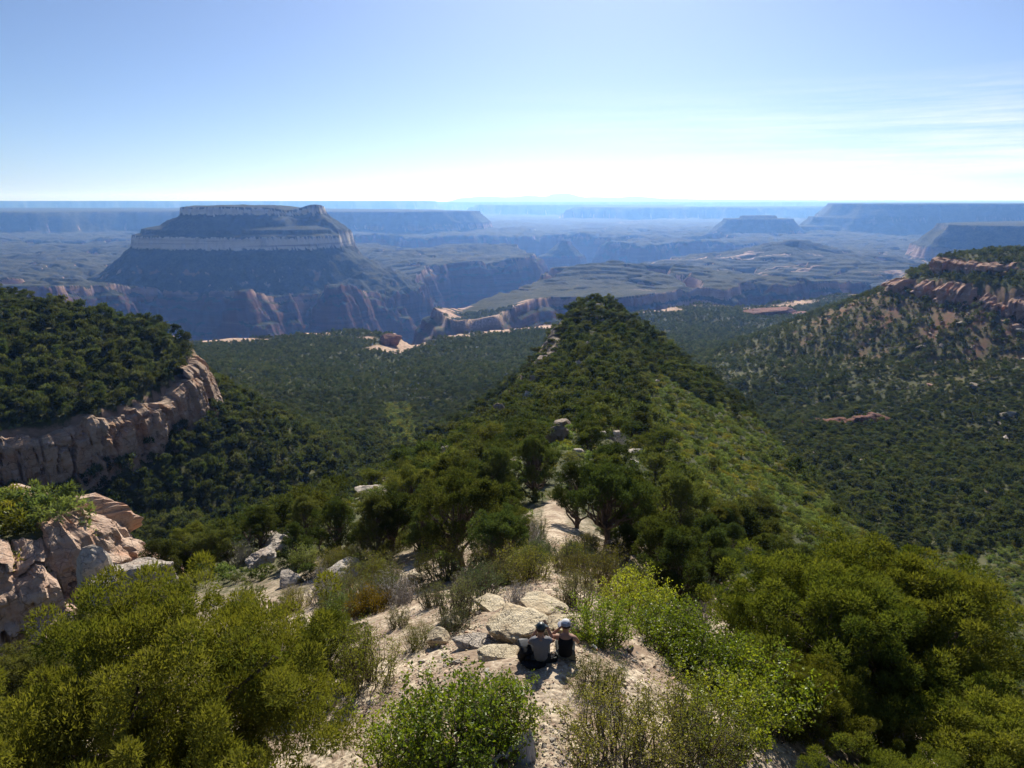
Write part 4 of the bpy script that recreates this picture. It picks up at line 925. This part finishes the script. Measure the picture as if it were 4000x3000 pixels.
def blocked(x, y, rad):
    return any((x - a) ** 2 + (y - b) ** 2 < (rad + c * .5) ** 2 for a, b, c in spots)
g = np.random.default_rng(909)
def field(n, r0, r1, half=48.0, cell=4.0):
    """jittered points over the wedge in view"""
    xs = np.arange(-r1 * math.sin(R(half)), r1 * math.sin(R(half)), cell); ys = np.arange(0, r1, cell)
    X, Y = np.meshgrid(xs, ys); X = (X + g.uniform(-.48, .48, X.shape) * cell).ravel(); Y = (Y + g.uniform(-.48, .48, Y.shape) * cell).ravel()
    r = np.hypot(X, Y); a = np.degrees(np.arctan2(X, Y)); k = (r >= r0) & (r < r1) & (np.abs(a) < half)
    return X[k], Y[k]
def ground_info(X, Y):
    e = 1.5 + np.hypot(X, Y) * .002
    Z = H(X, Y); zx = (H(X + e, Y) - H(X - e, Y)) / (2 * e); zy = (H(X, Y + e) - H(X, Y - e)) / (2 * e)
    return Z, np.hypot(zx, zy)
X1, Y1 = field(0, 24, 640, 48, 3.3); X2, Y2 = field(0, 640, 1250, 47, 4.6); X3, Y3 = field(0, 1250, 2150, 46, 6.5)
FX, FY = np.concatenate([X1, X2, X3]), np.concatenate([Y1, Y2, Y3]); FR = np.hypot(FX, FY)
FZ, FS = ground_info(FX, FY)
sc_ = -sdf(FX, FY, NEAR_RIM + FAR_RIM); ds_ = sdf(FX, FY, SPUR)
dens = 0.76 + 0.52 * fbm(FX / 70, FY / 70, 3, 121)
rimb = np.exp(-((sc_ + 16) / 44) ** 2) * (FR > 700) * sst(-0.05, 0.25, fbm(FX / 130, FY / 45, 4, 103) + 0.06)
dens = dens - rimb * 2.4 - 1.6 * np.exp(-((sdf(FX, FY, [(-196, 1010), (-182, 1010), (-150, 1120), (-165, 1140)]) - 4) / 14) ** 2)
tal_ = np.exp(-np.clip(ds_ - 10, 0, 400) / 150) * (FR < 1100) * (ds_ > 0)
dens = dens - .42 * tal_ * (0.6 + sst(-0.05, 0.3, fbm((FX + FY * .5) / 60, (FY - FX * .5) / 14, 4, 105)))
xcr = np.interp(FY, CREST[0], CREST[1][:, 0]); onridge = (FR < 420) & (FZ > ridge_h(FX, FY) - 3)
meadow = onridge & (FX > xcr + 14) & (FY > 70) & (FY < 230)          # the light scrub face right of the crest
dens = dens - np.where(meadow, 1.0 * sst(-.45, .05, fbm(FX / 22, FY / 22, 3, 151) + .004 * (FX - xcr) - .05), 0)
drain = np.abs(FX - np.interp(FY, [60, 150, 250, 400, 600, 900], [-50, -70, -62, -62, -100, -160])) < 11
dens = np.where(drain & (FY > 60) & (FY < 620), .12, dens)
keep = (g.uniform(0, 1, len(FX)) < dens) & (FS < 1.25) & (sc_ < 2) & ~((np.abs(FX - xcr) < np.interp(FY, [24, 40, 60], [1.6, 1.2, .2])) & (FY < 60))
FX, FY, FZ, FR, onridge, meadow = [a[keep] for a in (FX, FY, FZ, FR, onridge, meadow)]
def in_the_way(x, y, z, h=3.0):
    px, py = project(x, y, z); _, pt = project(x, y, z + h); hw = h * 420 / np.maximum(y, 1)
    bad = np.zeros(np.shape(x), bool)
    for cx, cy_, w, yy in CLEAR:
        bad |= (y < yy + 1.5) & (y > yy * .6) & (np.abs(px - cx) < w * .8 + hw * .8) & (pt < cy_ + w * .25) & (py > cy_ - w * .3)
    return bad
ok_ = ~in_the_way(FX, FY, FZ); FX, FY, FZ, FR, onridge, meadow = [a[ok_] for a in (FX, FY, FZ, FR, onridge, meadow)]
# the nearest ones are trees of their own, each with trunk and crown
order = np.argsort(FR); N_OWN = 270; own = []; rest = []
for i in order:
    px, py = project(FX[i], FY[i], FZ[i])
    if len(own) < N_OWN and -40 < px < 2250 and py < 1700 and onridge[i]:
        if FR[i] < 45 and blocked(FX[i], FY[i], 1.3): continue
        own.append(i)
    else: rest.append(i)
STAND = []
for i in own:
    x, y, z, r = FX[i], FY[i], FZ[i], FR[i]
    near = r < 62; k = int(g.integers(5)); mm = MID[k] if near else LOW[k]
    side_w = 'left' if x < np.interp(y, CREST[0], CREST[1][:, 0]) else 'right'
    zone = 'beside the upper trail' if r < 45 else ('below the rock knob' if r < 100 else 'behind the rock knob')
    sort = 'olive juniper' if k in (1, 4) else 'dark green pinyon'
    sc = g.choice([.5, .62, .75, .85, .95, 1.1]) * g.uniform(.9, 1.1) * (.85 if r < 45 else 1.0)
    o = plant('juniper_tree' if 'juniper' in sort else 'pinyon_tree', mm, (x, y, z - .1), f'{sort} in the stand {side_w} of the crest, {zone}', 'tree', f'{sort} trees in the stand {side_w} of the crest {zone}', g.uniform(0, 6.3), sc)
    px, py = project(x, y, z + 1.5); STAND.append((o, px, py, ('small ' if sc < .72 else '') + sort))

MARKS = [(1297, 668, 'the summit rocks'), (1202, 955, 'the dark rock block on the crest'), (1318, 940, 'the white rock knob'), (1372, 985, 'the broken white outcrop'), (1560, 900, 'the right skyline of the ridge'),
    (990, 1130, 'the large dark tree left of the trail'), (1313, 1110, 'the tall bare trunked tree'), (1460, 1110, 'the broad olive tree right of the trail'), (1640, 1080, 'the crooked leaning tree'), (600, 1170, 'the craggy white rock pile'),
    (738, 1240, 'the large pinkish boulder'), (805, 1072, 'the long low white ledge'), (962, 985, 'the white pinnacle'), (1078, 900, 'the tall white rock face'), (1290, 900, 'the dark skyline juniper'), (1700, 990, 'the green scrub face'),
    (1190, 1200, 'the head of the trail'), (1080, 1060, 'the half dead tree'), (1880, 1200, 'the tall round juniper'), (1480, 960, 'the top of the scrub face'), (700, 1140, 'the gap behind the rock pile'), (1250, 1030, 'the middle of the stand')]
name_by_landmark(STAND, MARKS); name_by_landmark(UNDER, MARKS + [(1430, 1250, 'the light green oak'), (840, 1255, 'the olive bush by the boulder'), (520, 1215, 'the dry bush by the rock pile'), (1500, 1300, 'the blue green bush')])

# ------------------------------------------------------------------ woods, scrub and gravel: past counting, one object each, instanced on points
def scatter(name, pts, scl, idx, protos, matless=None, tilt=0.0):
    n = len(pts); me = bpy.data.meshes.new(name); me.vertices.add(n); me.vertices.foreach_set('co', np.asarray(pts, np.float32).ravel())
    for an, ty, arr in (('scl', 'FLOAT_VECTOR', scl), ('pick', 'INT', idx), ('rot', 'FLOAT_VECTOR', np.stack([g.normal(size=n) * tilt, g.normal(size=n) * tilt, g.uniform(0, 6.28, n)], -1))):
        a = me.attributes.new(an, ty, 'POINT'); a.data.foreach_set('vector' if 'VEC' in ty else 'value', np.asarray(arr, np.int32 if ty == 'INT' else np.float32).ravel())
    col = bpy.data.collections.new(name + '_kinds')
    for i, pm in enumerate(protos):
        col.objects.link(bpy.data.objects.new(f'{name}_kind_{i:02d}', pm))
    o = link(name, me); ng = bpy.data.node_groups.new(name + '_scatter', 'GeometryNodeTree')
    ng.interface.new_socket('Geometry', in_out='INPUT', socket_type='NodeSocketGeometry'); ng.interface.new_socket('Geometry', in_out='OUTPUT', socket_type='NodeSocketGeometry')
    N = ng.nodes; gi, go = N.new('NodeGroupInput'), N.new('NodeGroupOutput'); ip = N.new('GeometryNodeInstanceOnPoints'); ci = N.new('GeometryNodeCollectionInfo')
    ci.inputs['Collection'].default_value = col; ci.inputs['Separate Children'].default_value = True; ci.inputs['Reset Children'].default_value = True
    ip.inputs['Pick Instance'].default_value = True; mp = N.new('GeometryNodeMeshToPoints')
    for an, ty, sock in (('scl', 'FLOAT_VECTOR', 'Scale'), ('pick', 'INT', 'Instance Index'), ('rot', 'FLOAT_VECTOR', 'Rotation')):
        na = N.new('GeometryNodeInputNamedAttribute'); na.data_type = ty; na.inputs['Name'].default_value = an
        if sock == 'Rotation':
            er = N.new('FunctionNodeEulerToRotation'); ng.links.new(na.outputs['Attribute'], er.inputs[0]); ng.links.new(er.outputs[0], ip.inputs[sock])
        else: ng.links.new(na.outputs['Attribute'], ip.inputs[sock])
    L_ = ng.links.new; L_(gi.outputs[0], mp.inputs['Mesh']); L_(mp.outputs[0], ip.inputs['Points']); L_(ci.outputs[0], ip.inputs['Instance']); L_(ip.outputs[0], go.inputs[0])
    md = o.modifiers.new('scatter', 'NODES'); md.node_group = ng
    return tag(o, kind='stuff')
def blob(seed, h, w, npuff, nb, prad, ln, wd, m, form='dome'):
    return conifer(seed, h, w, npuff, nb, prad, ln, wd, m, form=form, name='wood')[0]
FARK = [blob(501 + i, 4.2, 4.2, 20, 26, .62, .6, .34, (L_WOOD, L_WOOD, L_PIN)[i % 3], ('dome', 'dome', 'cone', 'column')[i % 4]) for i in range(6)]
VFAR = [blob(521 + i, 4.0, 4.6, 10, 12, .9, 1.1, .75, (L_WOOD, L_WOOD, L_PIN)[i % 3]) for i in range(4)]
rest = np.array(rest)
kind = np.where(FR[rest] < 650, g.integers(0, 6, len(rest)), 6 + g.integers(0, 4, len(rest)))
big = np.where((FX[rest] < -40) & (FR[rest] < 500) & (FX[rest] > -230), 1.25, 1.0)
s_ = g.uniform(.6, 1.2, len(rest)) * np.interp(FR[rest], [60, 120, 640, 900, 1250, 1260, 2200], [.8, .95, .95, 1.0, 1.1, 1.25, 1.4]) * big
scatter('woodland', np.stack([FX[rest], FY[rest], FZ[rest] - .2], -1), np.stack([s_, s_, s_ * g.uniform(.8, 1.15, len(rest)) * np.where(big > 1, 1.25, 1)], -1), kind, FARK + VFAR)
SCR = [blob(541 + i, .9, 1.5, 10, 44, .26, .2, .09, m_) for i, m_ in enumerate([L_GRN, L_OLV, L_GRN, L_SAGE, L_PIN])]
SX, SY = field(0, 22, 480, 48, 2.1); SZ, SS = ground_info(SX, SY); xc2 = np.interp(SY, CREST[0], CREST[1][:, 0])
onr = SZ > ridge_h(SX, SY) - 3; md2 = onr & (SX > xc2 + 12) & (SY > 60) & (SY < 240)
pr_ = np.where(md2, .95, np.where(onr, .5, .35)) + .5 * fbm(SX / 20, SY / 20, 3, 131)
k2 = (g.uniform(0, 1, len(SX)) < pr_) & (SS < 1.4) & ~((np.abs(SX - xc2) < 2.0) & (SY < 48)) 
SX, SY, SZ, md2 = SX[k2], SY[k2], SZ[k2], md2[k2]
s_ = g.uniform(.5, 1.3, len(SX)) * np.interp(np.hypot(SX, SY), [22, 60, 120, 480], [.55, .9, 1.2, 1.7])
scatter('scrub', np.stack([SX, SY, SZ - .05], -1), np.stack([s_ * 1.2, s_ * 1.2, s_], -1), np.where(md2, np.array([0, 2, 2, 0, 1, 4])[g.integers(0, 6, len(SX))], np.where(np.hypot(SX, SY) > 140, 4 * (g.uniform(0, 1, len(SX)) < .75), g.integers(0, 5, len(SX)))), SCR)
BX, BY = field(0, 470, 820, 47, 3.0); BZ, BS = ground_info(BX, BY)
k3 = (g.uniform(0, 1, len(BX)) < .36 + .5 * fbm(BX / 25, BY / 25, 2, 133) - .3 * np.exp(-np.clip(sdf(BX, BY, SPUR) - 10, 0, 400) / 150)) & (BS < 1.2); BX, BY, BZ = BX[k3], BY[k3], BZ[k3]; s_ = g.uniform(1.2, 2.4, len(BX))
scatter('scrub', np.stack([BX, BY, BZ - .1], -1), np.stack([s_, s_, s_], -1), np.where(g.uniform(0, 1, len(BX)) < .7, 4, 3), SCR)
# drainage greenery
DX, DY = field(0, 60, 620, 46, 2.2); kd = np.abs(DX - np.interp(DY, [60, 150, 250, 400, 600, 900], [-50, -70, -62, -62, -100, -160]) + 6 * fbm(DX / 30, DY / 30, 2, 5)) < 13 + 6 * fbm(DX / 40, DY / 40, 2, 6)
DX, DY = DX[kd], DY[kd]; DZ = H(DX, DY); s_ = g.uniform(1.4, 2.8, len(DX))
scatter('thicket', np.stack([DX, DY, DZ - .1], -1), np.stack([s_, s_, s_], -1), g.integers(0, 3, len(DX)), SCR[:3])
# gravel and grit on the open ground
n = 34000; GXX = g.normal(0.0, 2.4, n) + g.uniform(-1, 1, n); GYY = np.exp(g.uniform(math.log(8.6), math.log(34), n)); GXX = GXX * np.interp(GYY, [8, 18, 34], [1.15, .9, .5]) + np.interp(GYY, CREST[0], CREST[1][:, 0]) - .6
pt = fbm(GXX / 1.6, GYY / 1.6, 3, 141); kk = g.uniform(0, 1, n) < .45 + 1.6 * pt; GXX, GYY = GXX[kk], GYY[kk]
GZZ = H(GXX, GYY); s_ = np.exp(g.normal(math.log(.040), .6, len(GXX))).clip(.015, .16)
pebs = [rock_mesh('pebble', (1, .8, .5), m_, 700 + i, 1, 8, .5, .03) for i, m_ in enumerate([M_SLAB, M_PALE, M_SLAB, M_OUTCROP])]
scatter('gravel', np.stack([GXX, GYY, GZZ + s_ * .1], -1), np.stack([s_, s_, s_], -1), g.integers(0, 4, len(GXX)), pebs, tilt=.3)

# ------------------------------------------------------------------ the two people and their things
def flat_mat(name, col, rough=.8, spec=.2, var=.25, s=60):
    t = NT(name); p = t.n('ShaderNodeTexCoord').outputs['Object']; n = t.noise(p, s, 4)
    t.bsdf(t.mix(tuple(c * (1 - var) for c in col), tuple(min(1, c * (1 + var)) for c in col), n), rough, spec, t.noise(p, s * .3, 4), .3, .01); return t.m
SKIN = flat_mat('skin', (0.34, 0.185, 0.125), .6, .3, .1); GREY = flat_mat('grey_cotton', (0.16, 0.16, 0.175)); BLACK = flat_mat('black_cloth', (0.014, 0.014, 0.016), .85, .15)
DARKB = flat_mat('dark_shorts', (0.035, 0.04, 0.05)); KHAKI = flat_mat('grey_green_cloth', (0.20, 0.20, 0.17)); CAPD = flat_mat('dark_cap', (0.012, 0.022, 0.026), .35, .5); WHITE = flat_mat('white_cloth', (0.62, 0.62, 0.64), .7)
ORANGE = flat_mat('orange', (0.75, 0.22, 0.05), .5); MESH = flat_mat('grey_mesh', (0.27, 0.27, 0.31)); TEAL = flat_mat('teal_cloth', (0.20, 0.38, 0.42), .7); HAIR = flat_mat('brown_hair', (0.05, 0.03, 0.02)); BOOT = flat_mat('boots', (0.10, 0.08, 0.06)); PLAST = flat_mat('black_plastic', (0.02, 0.02, 0.022), .4, .5)
def skin_obj(name, nodes, edges, mat, parent, root=0, sub=2):
    """one continuous surface grown over a skeleton: nodes are (x, y, z, radius)"""
    me = bpy.data.meshes.new(name); me.from_pydata([n[:3] for n in nodes], edges, []); me.materials.append(mat)
    o = link(name, me, parent); md = o.modifiers.new('skin', 'SKIN'); md.use_smooth_shade = True
    for v, n in zip(me.skin_vertices[0].data, nodes): v.radius = (n[3], n[4] if len(n) > 4 else n[3])
    me.skin_vertices[0].data[root].use_root = True
    sb = o.modifiers.new('round', 'SUBSURF'); sb.levels = sub; sb.render_levels = sub
    return o
def ellipsoid(name, c, r, mat, parent, cut=None, sub=3):
    V, F = ico(sub); V = V * np.array(r)
    if cut is not None:
        keep_ = (V[F][:, :, 2] > cut).all(1); F = F[keep_]; u, inv = np.unique(F, return_inverse=True); V = V[u]; F = inv.reshape(-1, 3)
    return link(name, mesh_np(name, V + np.array(c), F, mat, True), parent)
def person(name, loc, label, turn, head_yaw, lelb, lwri, relb, rwri, shirt, shorts, sleeves, cap, sc=1.08):
    e = empty(name, loc, turn, sc); tag(e, label, 'person')
    N = [(0, 0, .12, .15, .125), (0, -.015, .27, .135, .11), (0, -.01, .42, .155, .115), (0, .015, .535, .135, .09), (0, .04, .64, .055, .055)]
    E = [(0, 1), (1, 2), (2, 3), (3, 4)]
    hy = math.radians(head_yaw); fx, fy = math.sin(hy), math.cos(hy); hb_ = (0, .06)
    def add(p, *chain):
        for c in chain: N.append(c); E.append((p, len(N) - 1)); p = len(N) - 1
        return p
    h1 = add(4, (hb_[0], hb_[1], .70, .07, .075)); h2 = add(h1, (hb_[0] + fx * .012, hb_[1] + fy * .012, .775, .085, .10)); h3 = add(h2, (hb_[0], hb_[1], .85, .075, .09))
    add(h2, (hb_[0] + fx * .115, hb_[1] + fy * .115, .755, .016, .016))
    for sx, elb, wri in ((-1, lelb, lwri), (1, relb, rwri)):
        s_ = add(3, (sx * .175, .015, .545, .058, .058)); el = add(s_, (sx * .2 * .6 + elb[0] * .4, elb[1] * .45, .545 * .55 + elb[2] * .45, .05), (*elb, .042)); w_ = add(el, ((elb[0] + wri[0]) / 2, (elb[1] + wri[1]) / 2, (elb[2] + wri[2]) / 2, .038), (*wri, .026))
        d = unit(np.subtract(wri, elb)); pal = np.array(wri) + d * .055; pm = add(w_, (*pal, .030, .016)); side_ = unit(np.cross(d, [0, 1, .2]))
        for q in range(4):
            b = pal + d * .035 + side_ * (.024 - .016 * q); tip = b + d * (.032, .04, .036, .026)[q] + np.array([0, .018, -.006]); add(pm, (*b, .0085), (*tip, .007))
        th_ = pal + side_ * .034 - d * .005; add(pm, (*th_, .0095), (*(th_ + d * .025 + side_ * .012), .008))
        hp = add(0, (sx * .10, .05, .11, .095)); kn = add(hp, (sx * .13, .26, .20, .08), (sx * .15, .44, .29, .06)); an = add(kn, (sx * .145, .56, .14, .055), (sx * .14, .66, -.04, .038)); add(an, (sx * .145, .78, -.075, .035))
    skin_obj('body', N, E, SKIN, e)
    k = 1.12
    SN = [(0, -.003, .10, .155 * k, .135 * k), (0, -.018, .27, .138 * k, .115 * k), (0, -.01, .42, .155 * k, .118 * k), (0, .015, .545, .15 * k, .10 * k), (0, .032, .615, .082, .076)]; SE = [(0, 1), (1, 2), (2, 3), (3, 4)]
    if sleeves:
        for sx, elb in ((-1, lelb), (1, relb)):
            SN.append((sx * .17, .012, .555, .078, .074)); SE.append((3, len(SN) - 1)); SN.append((sx * .175 * .5 + elb[0] * .5, elb[1] * .5, .55 * .5 + elb[2] * .5, .064)); SE.append((len(SN) - 2, len(SN) - 1))
    if not sleeves:
        for sx in (-1, 1): SN.append((sx * .10, .018, .575, .068, .055)); SE.append((3, len(SN) - 1)); SN.append((sx * .155, .02, .53, .06, .07)); SE.append((3, len(SN) - 1))
        SN[3] = (0, .012, .545, .15, .10); SN[4] = (0, .028, .60, .075, .07)
    skin_obj('shirt', SN, SE, shirt, e)
    PN = [(0, .0, .10, .165, .145)]; PE = []
    for sx in (-1, 1):
        PN += [(sx * .10, .06, .115, .108), (sx * .13, .26, .205, .092), (sx * .147, .38, .265, .078)]; n = len(PN); PE += [(0, n - 3), (n - 3, n - 2), (n - 2, n - 1)]
    skin_obj('shorts', PN, PE, shorts, e)
    for sx in (-1, 1): skin_obj('shoe', [(sx * .142, .66, -.05, .052), (sx * .145, .74, -.075, .05, .04), (sx * .147, .83, -.085, .042, .03)], [(0, 1), (1, 2)], BOOT, e)
    ellipsoid('hair', (hb_[0] - fx * .012, hb_[1] - fy * .012, .80), (.092, .104, .098), HAIR, e, -.035)
    c1, c2, band = cap
    cp_ = ellipsoid('cap', (hb_[0], hb_[1], .825), (.102, .112, .105), c1, e, -.012)
    bb = np.array([[math.cos(a) * r_, math.sin(a) * r_] for r_ in (.10, .14, .175) for a in np.linspace(-1.05, 1.05, 9)])
    bx, by = bb[:, 0] * fx - bb[:, 1] * fy, bb[:, 0] * fy + bb[:, 1] * fx; bz = .835 - (np.hypot(bb[:, 0], bb[:, 1]) - .1) * .25 - np.abs(bb[:, 1]) * .12
    V = np.concatenate([np.stack([bx + hb_[0], by + hb_[1], bz], -1), np.stack([bx + hb_[0], by + hb_[1], bz - .008], -1)]); i_ = np.arange(27).reshape(3, 9)
    F = np.concatenate([np.stack([i_[:-1, :-1], i_[:-1, 1:], i_[1:, 1:], i_[1:, :-1]], -1).reshape(-1, 4), np.stack([i_[:-1, :-1], i_[1:, :-1], i_[1:, 1:], i_[:-1, 1:]], -1).reshape(-1, 4) + 27,
                        np.stack([i_[2, :-1], i_[2, 1:], i_[2, 1:] + 27, i_[2, :-1] + 27], -1)])
    link('brim', mesh_np('brim', V, F, c2, True), cp_)
    if band is not None:                                       # front panel of the cap
        ellipsoid('front_panel', (hb_[0] + fx * .004, hb_[1] + fy * .004, .827), (.103, .113, .106), band, cp_, .04)
    return e
p1 = hit(1168, 1432); p2 = hit(1221, 1424)
person('person', (p1.x, p1.y, p1.z - .03), 'seated person in grey t-shirt and dark cap holding a camera to the eye', .02, 12, (-.23, .22, .36), (-.04, .28, .68), (.27, .17, .44), (.13, .27, .73), GREY, DARKB, True, (CAPD, CAPD, None))
person('person', (p2.x, p2.y, p2.z - .03), 'seated person in black tank top and grey and white cap, hand to face', -.05, -62, (-.30, .13, .49), (-.13, .15, .66), (.27, .12, .36), (.19, .36, .33), BLACK, KHAKI, False, (MESH, MESH, WHITE))
def rbox(name, size, mat, parent, loc, rot=(0, 0, 0), bev=.03, seg=3, noise_=0.0):
    bm = bmesh.new(); bmesh.ops.create_cube(bm, size=1.0)
    for v in bm.verts: v.co = (v.co.x * size[0], v.co.y * size[1], v.co.z * size[2])
    bmesh.ops.bevel(bm, geom=bm.edges[:], offset=bev, segments=seg, profile=.6, affect='EDGES')
    if noise_:
        bmesh.ops.subdivide_edges(bm, edges=bm.edges[:], cuts=2)
        for v in bm.verts:
            k_ = fbm(np.array([v.co.x * 9 + v.co.z * 5]), np.array([v.co.y * 9 - v.co.z * 7]), 3, 5)[0]; v.co *= 1 + noise_ * k_
    me = bpy.data.meshes.new(name); bm.to_mesh(me); bm.free(); me.materials.append(mat)
    me.polygons.foreach_set('use_smooth', [True] * len(me.polygons))
    o = link(name, me, parent, loc); o.rotation_euler = rot; return o
cmr = empty('camera_held', (p1.x + .085, p1.y + .30, p1.z + .72)); tag(cmr, 'small black camera held up by the person in grey', 'camera')
cmr.name = 'handheld_camera'
rbox('camera_body', (.13, .055, .085), PLAST, cmr, (0, 0, 0), bev=.012)
v, f = tubes([(np.array([[0, .02, 0], [0, .10, 0]]), np.array([.036, .034]))], 14); link('lens', mesh_np('lens', v, f, PLAST, True), cmr)
bp = hit(1136, 1428)
pk = empty('backpack', (bp.x, bp.y, bp.z + .02), .35); tag(pk, 'black backpack lying beside the person in grey', 'backpack')
rbox('pack_body', (.30, .24, .40), BLACK, pk, (0, 0, .17), (.5, .15, 0), .08, 4, .10)
rbox('front_pocket', (.22, .10, .22), BLACK, pk, (.02, -.17, .14), (.5, .1, 0), .04, 3, .08)
rbox('lid', (.27, .24, .10), flat_mat('dark_grey_nylon', (.05, .052, .058), .5, .4), pk, (-.01, .10, .36), (.4, .2, 0), .045, 3, .08)
for sx in (-1, 1):
    v, f = tubes([limb(np.random.default_rng(8 + sx), (sx * .09, .12, .36), (sx * .12, -.22, .05), .022, .018, 8, .12, -.18)], 8); link('strap', mesh_np('strap', v, f, BLACK, True), pk)
sl_ = hit(1126, 1395); slv = ellipsoid('pouch', (0, 0, .09), (.07, .09, .17), flat_mat('grey_nylon', (.06, .065, .085), .5, .4), None); slv.location = sl_; slv.rotation_euler = (.5, -.3, 0)
tag(slv, 'slim dark grey pouch standing behind the black backpack', 'pouch')
for px, py, dm, lab, sd in ((1152, 1440, (.55, .42, .16), 'black jacket spread on the gravel behind the person in grey', 3), (1193, 1428, (.26, .26, .18), 'coiled black bag with a grey strap between the two people', 4)):
    q = hit(px, py); o = link('jacket' if sd == 3 else 'bag', rock_mesh('cloth', dm, BLACK, sd, 4, 6, 0, .12)); o.location = (q.x, q.y, q.z + dm[2] * .3); tag(o, lab, 'jacket' if sd == 3 else 'bag')
    if sd == 4:
        v, f = tubes([(np.array([[math.cos(a) * .11, math.sin(a) * .10, .09 + .02 * math.sin(2 * a)] for a in np.linspace(0, 5.6, 14)]), np.full(14, .012))], 6); link('strap', mesh_np('strap', v, f, KHAKI, True), o)
bt = hit(1284, 1402)
bo = empty('water_bottle', (bt.x, bt.y, bt.z + .045), .35); tag(bo, 'white water bottle with orange cap lying on the gravel', 'bottle'); bo.rotation_euler = (R(90), 0, .42)
pr = [(0.0, -.13), (.034, -.13), (.038, -.12), (.038, .06), (.030, .09), (.018, .10), (.018, .115)]
th = np.linspace(0, 2 * np.pi, 17)[:-1]; V = np.array([[r_ * math.cos(a), r_ * math.sin(a), z_] for r_, z_ in pr for a in th]); i_ = np.arange(len(V)).reshape(len(pr), 16)
F = np.stack([i_[:-1], np.roll(i_, -1, 1)[:-1], np.roll(i_, -1, 1)[1:], i_[1:]], -1).reshape(-1, 4); link('bottle_body', mesh_np('bottle_body', V, F, WHITE, True), bo)
v, f = tubes([(np.array([[0, 0, .112], [0, 0, .15], [0, 0, .152]]), np.array([.021, .020, .001]))], 12); link('bottle_cap', mesh_np('bottle_cap', v, f, ORANGE, True), bo)
tb = hit(1291, 1390); o = link('cloth_bag', rock_mesh('cloth_bag', (.26, .2, .2), TEAL, 12, 4, 5, 0, .16)); o.location = (tb.x, tb.y, tb.z + .06); tag(o, 'crumpled pale teal bag under the edge of the oak', 'bag')
v, f = tubes([limb(np.random.default_rng(3), (.06, 0, .08), (.2, .03, -.02), .012, .01, 6, .3, -.2)], 6); link('drawstring', mesh_np('drawstring', v, f, TEAL, True), o)

# grey dead stump and fallen branches
st = hit(1137, 1640); g = np.random.default_rng(15)
sm = empty('dead_stump', (st.x, st.y, st.z), .1); tag(sm, 'weathered grey stump with a broken side branch at the bottom of the frame', 'stump')
ls = []
for k in range(9):
    a = k * .7; c, s2 = math.cos(a) * .09, math.sin(a) * .09
    ls.append((np.array([[c * 1.9, s2 * 1.9, -.2], [c * 1.15, s2 * 1.15, .12], [c, s2, .35], [c * .8 + .01, s2 * .8, .52 + .1 * g.uniform(-1, 1)]]), np.array([.10, .07, .055, .012])))
v, f = tubes(ls, 7); link('trunk', mesh_np('trunk', v, f, DEAD, True), sm)
v, f = tubes([limb(g, (-.05, 0, .30), (-.62, -.10, .10), .06, .03, 8, .08), limb(g, (-.55, -.09, .12), (-.66, -.2, -.05), .03, .012, 5, .1)], 7); link('branch', mesh_np('branch', v, f, DEAD, True), sm)
v, f = tubes([limb(g, (.02, .1, .1), (.10, .45, .02), .05, .02, 6, .15), limb(g, (-.06, .1, .1), (-.16, .40, .03), .045, .015, 6, .15)], 7); link('root', mesh_np('root', v, f, DEAD, True), sm)
for px, py, lab in ((850, 1318, 'bleached dead branch below the orange gold bush'), (880, 1330, 'grey stick lying on the gravel left of the sagebrush'), (1340, 1420, 'thin dead twigs on the gravel right of the bottle'), (1105, 1302, 'pale stick behind the half buried slab'), (1715, 1260, 'dead grey branch hanging under the round juniper')):
    q = hit(px, py); e = empty('dead_branch', (q.x, q.y, q.z + .03), g.uniform(0, 3)); tag(e, lab, 'branch')
    v, f = tubes([limb(g, (-.3, 0, 0), (.3, .05, .1), .016, .006, 7, .15)], 5); link('stick', mesh_np('stick', v, f, DEAD, True), e)
    v, f = tubes([limb(g, (g.uniform(-.2, .1), 0, .02), (g.uniform(-.3, .3), g.uniform(-.25, .25), .16), .010, .004, 5, .2) for _ in range(4)], 5); link('twigs', mesh_np('twigs', v, f, DEAD, True), e)
